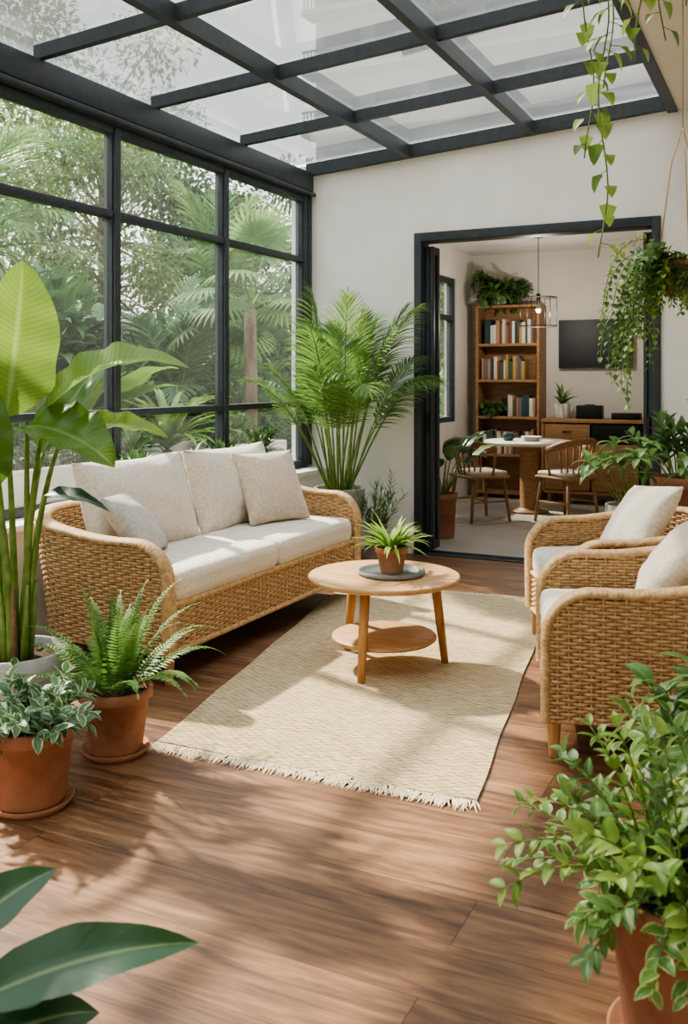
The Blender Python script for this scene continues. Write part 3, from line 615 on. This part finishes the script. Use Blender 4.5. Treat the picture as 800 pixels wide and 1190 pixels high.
# ------------------------------------------------------------ areca palm
mb=MB(); pot(mb,.2,.56,'greypot',rb=.78,rim=0)
zs=.5
for i in range(24):
    az=i*2.4; k=(i*7%24)/24; el=1.5-.45*k; b=(.07*math.cos(az),.07*math.sin(az),zs)
    frond(mb,b,az+random.gauss(0,.2),el,random.uniform(1.3,1.65) if k<.5 else random.uniform(1.1,1.45),(.8+1.7*k)*random.uniform(.85,1.15),42,.31,.015,T_lin2 if i%2 else T_lin,'lpalm','stem',start=.47,ang0=66,ang1=24,vp=.05,rr=.010,stiff=1.9)
def clampp(v):
    v=v.copy(); v[:,0]=np.where(v[:,0]<-.42,-.42-.05*np.tanh((-.42-v[:,0])*2),v[:,0]); v[:,1]=np.where(v[:,1]>.38,.38+.05*np.tanh((v[:,1]-.38)*2),v[:,1]); return v
mb.xform(clampp)
mb.obj('areca_palm',(-3.2,6.5,0))
mb=MB(); zs=pot(mb,.11,.2,'greypot')
for i in range(16):
    az=i*2.4; P=stem(mb,(.02*math.cos(az),.02*math.sin(az),zs),az,random.uniform(1.1,1.5),random.uniform(.3,.52),.3,.004,'stem'); leafy(mb,P,14,T_linf,.12,.02,'lmid',start=.1,out=.8)
mb.obj('potted_rosemary',(-2.88,6.5,0))
cl=lambda v: np.stack([np.maximum(v[:,0],-.085),v[:,1],v[:,2]],1)
mb=MB(); zs=pot(mb,.09,.18,'greenpot',rb=.7,rim=.15)
for i in range(30):
    az=i*2.4; place(mb,T_lin2,[(0,0,zs)],rdir(az,random.uniform(.5,1.4)),[0,0,1],random.uniform(.22,.36),.036,'lmid',random.uniform(.2,.9))
for i in range(12):
    az=i*2.4; P=stem(mb,(0,0,zs),az,1.1,.22,.4,.003,'stem'); leafy(mb,P,5,T_ov,.07,.035,'lmid',start=.4)
mb.xform(cl)
mb.obj('potted_spider_plant',(-3.605,6.0,.66))
for kk,(yy,mt,pm,tt,ll,lw) in enumerate(((5.5,'lmid','greypot',T_lan,.32,.04),(5.1,'llime','terra',T_lin2,.34,.03),(4.55,'lmid','terra',T_lan,.3,.05),(3.05,'llime','greypot',T_lan,.24,.04))):
    mb=MB(); zs=pot(mb,.08,.15,pm,rb=.72,rim=.2)
    for i in range(28):
        az=i*2.4; place(mb,tt,[(0,0,zs)],rdir(az,random.uniform(.6,1.5)),[0,0,1],random.uniform(.65,1)*ll,lw,mt,random.uniform(.2,.9))
    mb.xform(cl)
    mb.obj('potted_succulent' if kk==0 else 'potted_succulent.%03d'%kk,(-3.605,yy,.66))
mb=MB(); zs=pot(mb,.145,.39,'terra',rb=.75,rim=.14)
for i in range(20):
    az=i*2.4; P=stem(mb,(.03*math.cos(az),.03*math.sin(az),zs),az,random.uniform(1.0,1.5),random.uniform(.3,.72),.5,.007,'stem')
    place(mb,T_ovd,[P[-1]],unit(P[-1]-P[-2])+np.array([0,0,.1]),[0,0,1],random.uniform(.24,.36),random.uniform(.12,.17),'ldark' if i%3 else 'lmid',random.uniform(.3,1))
mb.xform(lambda v: np.stack([v[:,0],np.where(v[:,1]<-.4,-.4-.08*np.tanh((-.4-v[:,1])*3),v[:,1]),v[:,2]],1))
mb.obj('potted_peace_lily',(-2.85,7.84,0))
# ------------------------------------------------------------ right plants
mb=MB(); zs=pot(mb,.185,.34,'terra',rb=.72,saucer=True)
for i in range(66):
    az=i*2.4; P=stem(mb,(.07*math.cos(az),.07*math.sin(az),zs),az,random.uniform(.55,1.5),random.uniform(.18,.42),random.uniform(.6,1.5),.0035,'stem')
    leafy(mb,P,10,T_ov,.066,.034,('lmid','lvar2','llime')[i%3],start=.1,out=.75,var=(.2,1))
mb.obj('potted_shrub',(-.205,2.08,0),YAW)
mb=MB(); zs=pot(mb,.15,.3,'greypot',rb=.75)
for i in range(18):
    az=i*2.4; P=stem(mb,(.04*math.cos(az),.04*math.sin(az),zs),az,random.uniform(.8,1.5),random.uniform(.16,.3),.5,.005,'stem')
    leafy(mb,P,4,T_ovd,.16,.075,'lmid' if i%3 else 'lvar2',start=.45,out=.8,var=(.3,1))
mb.obj('potted_dieffenbachia',(-.25,2.8,0))
mb=MB(); lathe(mb,[(0,.38),(.2,.38),(.2,.41),(0,.41)],'wood',40)
for a in (.5,2.07,3.64,5.2): tube(mb,np.array([(.17*math.cos(a),.17*math.sin(a),0),(.15*math.cos(a),.15*math.sin(a),.38)]),.016,'woodz',10)
mb.obj('plant_stand',(-.70,6.4,0))
mb=MB(); zs=pot(mb,.18,.36,'terra',rb=.72,rim=.2)
for i in range(22):
    az=i*2.4; P=stem(mb,(.05*math.cos(az),.05*math.sin(az),zs),az,random.uniform(1.0,1.5),random.uniform(.25,.5),.5,.006,'stem')
    leafy(mb,P,4,T_ov,.15,.065,'lmid',start=.6,out=.8,up=1,var=(.1,.8))
mb.obj('potted_pothos',(-.70,6.4,.41))
mb=MB(); zs=pot(mb,.15,.64,'greypot',rb=.8,rim=0)
for i in range(16):
    az=i*2.4; P=stem(mb,(.03*math.cos(az),.03*math.sin(az),zs),az,random.uniform(1.0,1.5),random.uniform(.26,.46),.6,.005,'stem')
    for q in range(6):
        a2=q*PI/3; d=unit(P[-1]-P[-2]); s=unit(np.cross(d,[0,0,1])); b=np.cross(s,d)
        place(mb,T_ovd,[P[-1]],d*.5+s*math.cos(a2)+b*math.sin(a2),[0,0,1],.13,.052,'lmid',random.uniform(.4,1))
mb.obj('potted_schefflera',(-.92,5.86,0))
mb=MB(); zs=pot(mb,.12,.15,'terra',rb=.68,rim=.3)
for a in (.4,2.5,4.6): tube(mb,np.array([(.113*math.cos(a),.113*math.sin(a),.13),(.05*math.cos(a),.05*math.sin(a),.6),(0,0,.75)]),.003,'rope',6)
tube(mb,np.array([(0,0,.75),(0,0,1.53)]),.003,'rope',6)
for i in range(64):
    az=random.uniform(0,6.28) if i%3 else random.uniform(2.4,3.9); r0=random.uniform(.03,.11)
    p=np.array([r0*math.cos(az),r0*math.sin(az),zs+.01]); P=[p]; d=rdir(az,random.uniform(.5,1.4)); Ln=random.uniform(.12,.3) if i%3 else random.uniform(.35,.8); K=16
    for k in range(K): d=unit(d+np.array([random.gauss(0,.05),random.gauss(0,.05),-.42])); p=p+d*Ln/K; P.append(p)
    P=np.array(P); tube(mb,P,.002,'stem',4); leafy(mb,P,int(8+Ln*20),T_sm,.042,.03,'lmid' if i%4 else 'llime',start=.05,out=1,up=.2,var=(.3,1))
mb.obj('hanging_string_plant',(-.47,4.43,1.77),YAW)
mb=MB(); zs=pot(mb,.15,.16,'terra',rb=.7,rim=.25)
for a in (.4,2.5,4.6): tube(mb,np.array([(.147*math.cos(a),.147*math.sin(a),.15),(0,0,.36)]),.003,'rope',6)
strands=[(-.12,.0,1.24,0),(-.06,-.09,.62,1),(.05,.03,.35,2),(.12,-.1,.4,3),(-.12,.06,.85,4),(.1,.12,.4,5),(-.1,-.03,.66,6)]
for (x,y,Ln,sd) in strands:
    a=math.atan2(y,x); p=np.array([x*.8,y*.8,zs]); P=[p,p+np.array([.03*math.cos(a),.03*math.sin(a),.05]),np.array([.165*math.cos(a),.165*math.sin(a),zs+.03]),np.array([.17*math.cos(a),.17*math.sin(a),zs-.06])]
    q=P[-1].copy()
    for k in range(int(Ln/.05)): q=q+np.array([.012*math.sin(k*.5+sd),.012*math.cos(k*.4+sd),-.05]); P.append(q.copy())
    P=np.array(P); tube(mb,P,.0028,'stem',5)
    n=int(Ln/.05); aa0=1.
    for k in range(n):
        q=P[3+k]; aa=aa0+PI+random.gauss(0,.5); aa0=aa
        D=np.array([math.cos(aa),math.sin(aa),-.25]); sz=random.uniform(.07,.115)*(1-.4*k/n)
        tube(mb,np.array([q,q+D*.03]),.0015,'stem',4); place(mb,T_ht,[q+D*.03],D+np.array([0,0,-.6]),[math.cos(aa)*.6,math.sin(aa)*.6-.4,.7],sz,sz*.8,'llime',random.uniform(.1,.9))
mb.obj('hanging_pothos_basket',(-.465,3.3,2.93),YAW)
# ------------------------------------------------------------ dining room furniture
mb=MB(); x0,x1,y0,y1=-3.45,-2.69,10.66,10.98
box(mb,x0,x0+.03,y0,y1,0,2.26,'woodd'); box(mb,x1-.03,x1,y0,y1,0,2.26,'woodd'); box(mb,x0,x1,y1-.02,y1-.002,0,2.26,'woodd')
for z in (.05,.49,.93,1.36,1.78,2.23): box(mb,x0+.03,x1-.03,y0,y1-.02,z,z+.03,'woodd')
mb.obj('bookshelf')
bookc=[noisemat('book_%d'%i,lin(c),lin(c),5,.7) for i,c in enumerate(('#cfc5b2','#7c4a39','#35484f','#b3925c','#dad4c8','#4d5b47','#6d6a66','#a9856f'))]
mb=MB()
for z,(a,b) in ((1.81,(x0+.1,x1-.12)),(1.39,(x0+.06,x1-.2)),(.96,(x0+.38,x1-.08)),(.52,(x0+.05,x1-.1))):
    x=a
    while x<b:
        w=random.uniform(.02,.045); h=random.uniform(.2,.29); rbox(mb,(x+w/2,y0+.12,z+h/2),(w-.002,.18,h),.003,random.choice(bookc)); x+=w
mb.obj('books')
mb=MB(); box(mb,-2.53,-1.7,10.93,10.96,1.52,2.08,'black'); rbox(mb,(-2.115,10.965,1.8),(.5,.06,.3),.01,'black'); mb.obj('television')
mb=MB(); X0,X1=-2.62,-1.0
rbox(mb,((X0+X1)/2,10.7,.93),(X1-X0,.5,.04),.006,'woodd'); box(mb,X0,X0+.03,10.47,10.94,.12,.91,'woodd'); box(mb,X1-.03,X1,10.47,10.94,.12,.91,'woodd'); box(mb,X0,X1,10.47,10.94,.12,.15,'woodd'); box(mb,X0+.03,X1-.03,10.9,10.94,.15,.91,'bronze')
box(mb,X0+.03,X1-.03,10.5,10.9,.7,.72,'woodd')
for i in range(3):
    a=X0+.04+i*.52; rbox(mb,(a+.25,10.475,.42),(.5,.02,.52),.004,'woodd' if i!=2 else 'black'); rbox(mb,(a+.25,10.475,.81),(.5,.02,.17),.004,'woodd' if i==0 else 'black'); rbox(mb,(a+.25,10.46,.81),(.1,.012,.012),.003,'bronze')
for a in (X0+.08,X1-.08): 
    for b in (10.52,10.88): tube(mb,np.array([(a,b,0),(a,b,.12)]),.02,'woodd',10)
mb.obj('sideboard')
mb=MB(); zs=pot(mb,.09,.17,'whitepot',rb=.85,rim=0)
for i in range(18): az=i*2.4; place(mb,T_lan,[(0,0,zs)],rdir(az,random.uniform(.6,1.5)),[0,0,1],random.uniform(.2,.32),.05,'lmid',random.random())
mb.obj('potted_snake_plant',(-2.43,10.68,.95))
mb=MB(); rbox(mb,(0,0,.075),(.28,.16,.15),.01,'black'); lathe(mb,[(0,0),(.05,0),(.06,.004),(.055,.01)],'bronze',20,(0,0,.15)); mb.obj('speaker',(-2.12,10.68,.95))
mb=MB(); rbox(mb,(0,0,.035),(.3,.2,.07),.01,'black'); mb.obj('media_player',(-1.72,10.68,.95))
def trail(name,loc,n,Ln,sz,mat,R=.1):
    mb=MB(); zs=pot(mb,R,R*1.4,'greypot',rb=.8)
    for i in range(n):
        az=i*2.4; p=np.array([.04*math.cos(az),.04*math.sin(az),zs]); P=[p]; d=rdir(az,random.uniform(.5,1.4)); K=12; l=random.uniform(.4,1)*Ln
        for k in range(K): d=unit(d+np.array([0,0,-.18])); p=p+d*l/K; P.append(p)
        P=np.array(P); P[:,1]=np.minimum(P[:,1],.1); tube(mb,P,.003,'stem',4); leafy(mb,P,8,T_ov,sz,sz*.6,mat,start=.2,out=.9)
    mb.xform(lambda v: np.stack([np.maximum(v[:,0],-.3),np.minimum(v[:,1],.13),v[:,2]],1)); mb.obj(name,loc)
trail('trailing_ivy',(-3.2,10.82,2.26),26,.45,.15,'lmid')
trail('potted_herb',(-3.26,10.78,.96),18,.24,.09,'lmid',.06)
mb=MB(); lathe(mb,[(0,.715),(.46,.715),(.475,.73),(.475,.742),(.465,.75),(0,.75)],'white',64); 
lathe(mb,[(0,0),(.19,0),(.2,.012),(.19,.024),(.11,.035),(.10,.06),(.10,.62),(.12,.68),(.18,.715),(0,.715)],'woodd',40); mb.obj('dining_table',(-2.55,9.70,0))
mb=MB(); 
for k in range(3): lathe(mb,[(0,k*.014),(.06,k*.014),(.11,k*.014+.018),(.105,k*.014+.02),(.05,k*.014+.006),(0,k*.014+.006)],'whitepot',36)
mb.obj('plate_stack',(-2.52,9.66,.75))
mb=MB(); lathe(mb,[(0,0),(.045,0),(.06,.03),(.055,.08),(.045,.085),(.04,.08),(0,.02)],'teal',28); tube(mb,np.array([(.055,0,.03),(.09,0,.04),(.09,0,.06),(.055,0,.07)]),.006,'teal',6); mb.obj('teapot',(-2.75,9.6,.75))
def dchair():
    mb=MB(); rbox(mb,(0,0,.44),(.44,.45,.035),.017,'woodd',nn=2); rbox(mb,(.01,0,.475),(.39,.4,.045),.02,'cush',nn=3,bulge=.006)
    for sx in (-1,1):
        for sy in (-1,1): tube(mb,np.array([(sx*.22,sy*.21,0),(sx*.17,sy*.17,.43)]),[.014,.021],'woodd',12)
    for sy in (-1,1): tube(mb,np.array([(.2,sy*.195,.2),(-.2,sy*.195,.2)]),.009,'woodd',8)
    tube(mb,np.array([(0,-.195,.2),(0,.195,.2)]),.009,'woodd',8)
    A=np.linspace(-1.75,1.75,26); P=np.stack([-.02-.24*np.cos(A),.27*np.sin(A),.80-.10*(1-np.cos(A))/1.2],1)
    tube(mb,P,.02,'woodd',12,side=np.tile([0,0,1.],(26,1)),ra=1.7,rb=.7)
    for a in np.linspace(-1.1,1.1,9):
        tube(mb,np.array([(-.01-.19*math.cos(a),.19*math.sin(a),.45),(-.02-.24*math.cos(a),.27*math.sin(a),.80-.10*(1-math.cos(a))/1.2)]),.009,'woodd',8)
    for sy in (-1,1): tube(mb,np.array([(.03,sy*.2,.45),(.02,sy*.265,.69)]),.013,'woodd',8)
    return mb.mesh('dining_chair')
dm=dchair(); inst(dm,'dining_chair',(-2.86,8.95,0),math.radians(50)); inst(dm,'dining_chair.001',(-2.05,9.2,0),math.radians(150))
mb=MB(); tube(mb,np.array([(0,0,.34),(0,0,.95)]),.004,'bronze',6)
for z,r in ((0,.19),(.3,.19)):
    a=np.linspace(0,2*PI,40); tube(mb,np.stack([r*np.cos(a),r*np.sin(a),0*a+z],1),.005,'bronze',6)
for k in range(6):
    a=k*PI/3+.4; tube(mb,np.array([(.19*math.cos(a),.19*math.sin(a),0),(.19*math.cos(a),.19*math.sin(a),.3)]),.0035,'bronze',6)
for k in range(2):
    a=k*PI/2; tube(mb,np.array([(.19*math.cos(a),.19*math.sin(a),.3),(-.19*math.cos(a),-.19*math.sin(a),.3)]),.0035,'bronze',6)
lathe(mb,[(0,.24),(.018,.24),(.022,.34),(0,.35)],'bronze',16); lathe(mb,[(0,.14),(.02,.15),(.03,.18),(.02,.23),(0,.24)],'whitepot',20); lathe(mb,[(0,.93),(.05,.93),(.05,.95),(0,.95)],'bronze',24)
mb.obj('pendant_lamp',(-2.47,9.75,1.95))
# ------------------------------------------------------------ exterior
mb=MB(); box(mb,-60,-3.93,-20,60,-.2,-.1,'ground'); mb.obj('garden_ground')
mb=MB(); box(mb,-9.9,-9.7,-6,26,-.1,2.3,'fence')
for y in np.arange(-6,26,.35): box(mb,-9.7,-9.68,y,y+.33,-.1,2.3,'fence')
box(mb,-9.95,-9.65,-6,26,2.3,2.36,'stone'); mb.obj('garden_wall')
mb=MB(); 
rbox(mb,(-4.95,5.8,.32),(.09,5.8,.86),.01,'stone'); rbox(mb,(-5.75,5.8,.32),(.09,5.8,.86),.01,'stone'); rbox(mb,(-5.35,2.95,.32),(.71,.09,.86),.01,'stone'); rbox(mb,(-5.35,8.65,.32),(.71,.09,.86),.01,'stone'); box(mb,-5.7,-5.0,3.0,8.6,.4,.65,'soil')
mb.obj('garden_planter')
def tree_mesh(seed,H,Rc,nl,ls,mat='ltree',ncl=26):
    random.seed(seed); r=np.random.default_rng(seed); mb=MB()
    P=np.array([(0,0,-.15),(.08,.05,H*.3),(0,.1,H*.6),(.05,0,H*.85)]); t=np.linspace(0,1,12); Pi=np.stack([np.interp(t,np.linspace(0,1,4),P[:,k]) for k in range(3)],1)
    tube(mb,Pi,np.linspace(.16,.04,12)*H/6,'bark',8)
    C=[]
    for i in range(ncl):
        th=r.uniform(0,2*PI); ph=r.uniform(-1,1); q=np.array([math.cos(th)*Rc*r.uniform(.3,1),math.sin(th)*Rc*r.uniform(.3,1),H*(.62+.36*ph)])
        C.append(q); b=Pi[min(11,int(6+5*max(0,ph)*.9))]; tube(mb,np.array([b,(b+q)/2+[0,0,.1],q]),[.04,.025,.01],'bark',5)
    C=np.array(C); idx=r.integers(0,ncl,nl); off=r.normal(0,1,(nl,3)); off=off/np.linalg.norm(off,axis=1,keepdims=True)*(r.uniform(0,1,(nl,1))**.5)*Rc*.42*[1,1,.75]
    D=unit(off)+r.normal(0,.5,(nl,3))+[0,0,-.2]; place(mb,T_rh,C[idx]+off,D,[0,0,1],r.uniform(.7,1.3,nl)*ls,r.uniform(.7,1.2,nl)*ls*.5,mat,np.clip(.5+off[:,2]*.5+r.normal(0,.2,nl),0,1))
    return mb.mesh('tree')
tm=[tree_mesh(1,7.5,2.1,12000,.17),tree_mesh(2,6.5,1.9,12000,.2,'lgard'),tree_mesh(3,8.5,2.3,12000,.15)]
tp=[(-12.3,4),(-12.5,7.5),(-13,11),(-12.2,14.5),(-11.5,18),(-14.5,17),(-6.5,20),(-16,6),(-17,12),(-14,0.5),(-3,22),(-12.6,-3),(-9,21),(-15,9)]
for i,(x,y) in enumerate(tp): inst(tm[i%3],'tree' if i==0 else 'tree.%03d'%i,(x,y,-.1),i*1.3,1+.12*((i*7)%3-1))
def shrub_mesh(seed,Rc,H,nl,ls,mat,tmpl):
    r=np.random.default_rng(seed); random.seed(seed); mb=MB()
    for i in range(7):
        a=i*2.4; P=stem(mb,(0,0,-.05),a,1.1,H*.8,.2,.02,'bark',8)
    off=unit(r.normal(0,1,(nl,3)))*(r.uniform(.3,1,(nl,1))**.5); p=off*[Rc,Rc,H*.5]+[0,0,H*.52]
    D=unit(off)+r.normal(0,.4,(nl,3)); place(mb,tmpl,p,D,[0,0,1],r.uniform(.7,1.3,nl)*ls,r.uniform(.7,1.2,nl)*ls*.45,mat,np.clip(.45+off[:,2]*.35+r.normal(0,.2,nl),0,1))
    return mb.mesh('shrub')
sm=[shrub_mesh(5,.9,1.6,2400,.15,'lgar',T_sm),shrub_mesh(6,.8,1.9,1500,.24,'lgard',T_lan),shrub_mesh(8,.3,.42,500,.1,'lmid',T_sm)]
k=0
r=np.random.default_rng(3)
for y in np.arange(1.5,17,1.35):
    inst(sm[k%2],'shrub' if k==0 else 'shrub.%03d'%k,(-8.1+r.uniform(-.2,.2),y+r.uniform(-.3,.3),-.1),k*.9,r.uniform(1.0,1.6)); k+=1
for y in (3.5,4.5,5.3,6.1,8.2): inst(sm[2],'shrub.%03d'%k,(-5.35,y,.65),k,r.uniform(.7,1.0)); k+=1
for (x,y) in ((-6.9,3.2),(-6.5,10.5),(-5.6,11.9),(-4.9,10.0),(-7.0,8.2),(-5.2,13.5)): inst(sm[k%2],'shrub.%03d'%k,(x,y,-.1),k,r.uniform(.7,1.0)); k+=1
def gpalm(seed,H,n,Ln,mat='lgar'):
    random.seed(seed); mb=MB(); tube(mb,np.array([(0,0,-.15),(.05,0,H*.5),(0,.05,H)]),[.11,.09,.07],'bark',10)
    for i in range(n):
        az=i*2.4; frond(mb,(0,.05,H),az,random.uniform(.2,1.4),Ln*random.uniform(.8,1.1),random.uniform(.9,1.6),26,.5,.045,T_lin,mat,'stem',start=.2,ang0=65,ang1=25,vp=.1,rr=.018)
    return mb.mesh('garden_palm')
gp=[gpalm(3,2.6,22,1.8),gpalm(4,1.2,18,1.5,'lgard')]
for i,(x,y,q) in enumerate(((-7.4,6.3,0),(-6.8,9.4,1),(-8.0,12.2,0),(-6.9,5.0,1))): inst(gp[q],'garden_palm' if i==0 else 'garden_palm.%03d'%i,(x,y,-.1),i*1.1,1)
def fanpalm(seed,H,n):
    random.seed(seed); mb=MB(); tube(mb,np.array([(0,0,-.15),(.03,0,H*.5),(0,.03,H)]),[.09,.08,.07],'bark',10)
    for i in range(n):
        az=i*2.4; P=stem(mb,(0,.03,H),az,random.uniform(.1,1.4),random.uniform(.6,.95),.8,.012,'stem'); d=unit(P[-1]-P[-2]); s=unit(np.cross(d,[0,0,1])); u=np.cross(s,d)
        m=22; an=np.linspace(-1.9,1.9,m); D=d[None]*np.cos(an)[:,None]+s[None]*np.sin(an)[:,None]-u[None]*.1
        place(mb,T_lin,np.tile(P[-1],(m,1)),D,u,.55*(1-.2*np.abs(an)/1.9),.07,'lgar',np.clip(random.uniform(.3,.9)+rng.normal(0,.08,m),0,1))
    return mb
fanpalm(5,2.3,16).obj('fan_palm',(-5.75,9.3,-.1)); fanpalm(6,1.6,14).obj('fan_palm.001',(-6.5,4.0,-.1))
def banana(seed,n,H):
    random.seed(seed); mb=MB()
    for i in range(n):
        az=i*2.4; P=stem(mb,(.08*math.cos(az),.08*math.sin(az),-.05),az,random.uniform(1.1,1.5),H*random.uniform(.6,1),.35,.03,'stem'); d=unit(P[-1]-P[-2])
        place(mb,TB3 if i%2 else TB2,[P[-1]],d+np.array([0,0,.2]),[0,0,1],random.uniform(.8,1.15),random.uniform(.26,.36),'lbright',random.uniform(.3,.95))
    return mb
banana(3,11,1.5).obj('garden_banana',(-6.5,7.1,-.1)); banana(4,9,1.1).obj('garden_banana.001',(-6.3,11.9,-.1))
def yucca(seed,H,heads,ll,lw,mat,n=60,elmin=-.5):
    random.seed(seed); mb=MB()
    for (hx,hy,hz) in heads:
        tube(mb,np.array([(0,0,-.15),(hx*.4,hy*.4,hz*.5),(hx,hy,hz)]),[.06,.05,.045],'bark',8)
        az=np.array([random.uniform(0,6.28) for _ in range(n)]); el=np.array([random.uniform(elmin,1.45) for _ in range(n)])
        D=np.stack([np.cos(az)*np.cos(el),np.sin(az)*np.cos(el),np.sin(el)],1)
        place(mb,T_lin2,np.tile([hx,hy,hz],(n,1)),D,[0,0,1],ll*rng.uniform(.8,1.1,n),lw,mat,rng.uniform(.1,.9,n))
    return mb
yucca(1,2.5,[(0,0,2.5),(.5,-.3,1.9),(-.5,.3,2.2)],.6,.045,'lgar',110).obj('yucca',(-5.95,5.5,-.1))
yucca(2,1,[(0,0,.08)],.85,.10,'llime',46,.45).obj('agave',(-5.35,7.2,.65))
yucca(4,1,[(0,0,.05)],.5,.06,'lmid',50,.3).obj('agave.001',(-5.3,6.6,.65))
mb=MB(); box(mb,-22,-5,42,54,-.2,34,'bldg')
for f in range(11):
    z=1.5+f*3
    box(mb,-22.2,-4.8,40.8,42,z-.15,z+.1,'bldg')
    for b in range(6):
        xx=-21.5+b*2.8; box(mb,xx,xx+1.9,41.93,41.98,z+.1,z+2.3,'bwin'); 
    for b in range(86): box(mb,-22.1+b*.2,-22.07+b*.2+.03,40.85,40.9,z+.1,z+1.0,'bwin')
    box(mb,-22.2,-4.8,40.82,40.92,z+1.0,z+1.08,'bldg')
mb.obj('apartment_building')
# ------------------------------------------------------------ light
w=bpy.data.worlds.new('world'); bpy.context.scene.world=w; w.use_nodes=True; nt=w.node_tree; nt.nodes.clear()
out=nt.nodes.new('ShaderNodeOutputWorld'); bg=N(nt,'ShaderNodeBackground',Strength=2.5)
tc=N(nt,'ShaderNodeTexCoord'); sp=N(nt,'ShaderNodeSeparateXYZ'); L(nt,tc.outputs['Generated'],sp.inputs[0])
L(nt,ramp(nt,sp.outputs['Z'],(1,.98,.95,1),(.84,.91,1,1),.0,.9),bg.inputs['Color']); L(nt,bg.outputs[0],out.inputs[0])
sl=bpy.data.lights.new('sun','SUN'); sl.energy=9.8; sl.angle=math.radians(2.0); sl.color=(1,.90,.76); so=bpy.data.objects.new('sun',sl); bpy.context.scene.collection.objects.link(so)
sd=Vector((-.80,.28,.78)).normalized(); so.rotation_euler=sd.to_track_quat('Z','Y').to_euler(); so.location=(-10,5,12)
pl=bpy.data.lights.new('pendant_bulb','POINT'); pl.energy=24; pl.shadow_soft_size=.05; pl.color=(1,.92,.82); po=bpy.data.objects.new('pendant_bulb',pl); bpy.context.scene.collection.objects.link(po); po.location=(-2.47,9.75,2.06)
vs=bpy.context.scene.view_settings
vs.view_transform='AgX'
try: vs.look='AgX - Medium High Contrast'
except Exception: pass
vs.exposure=.34
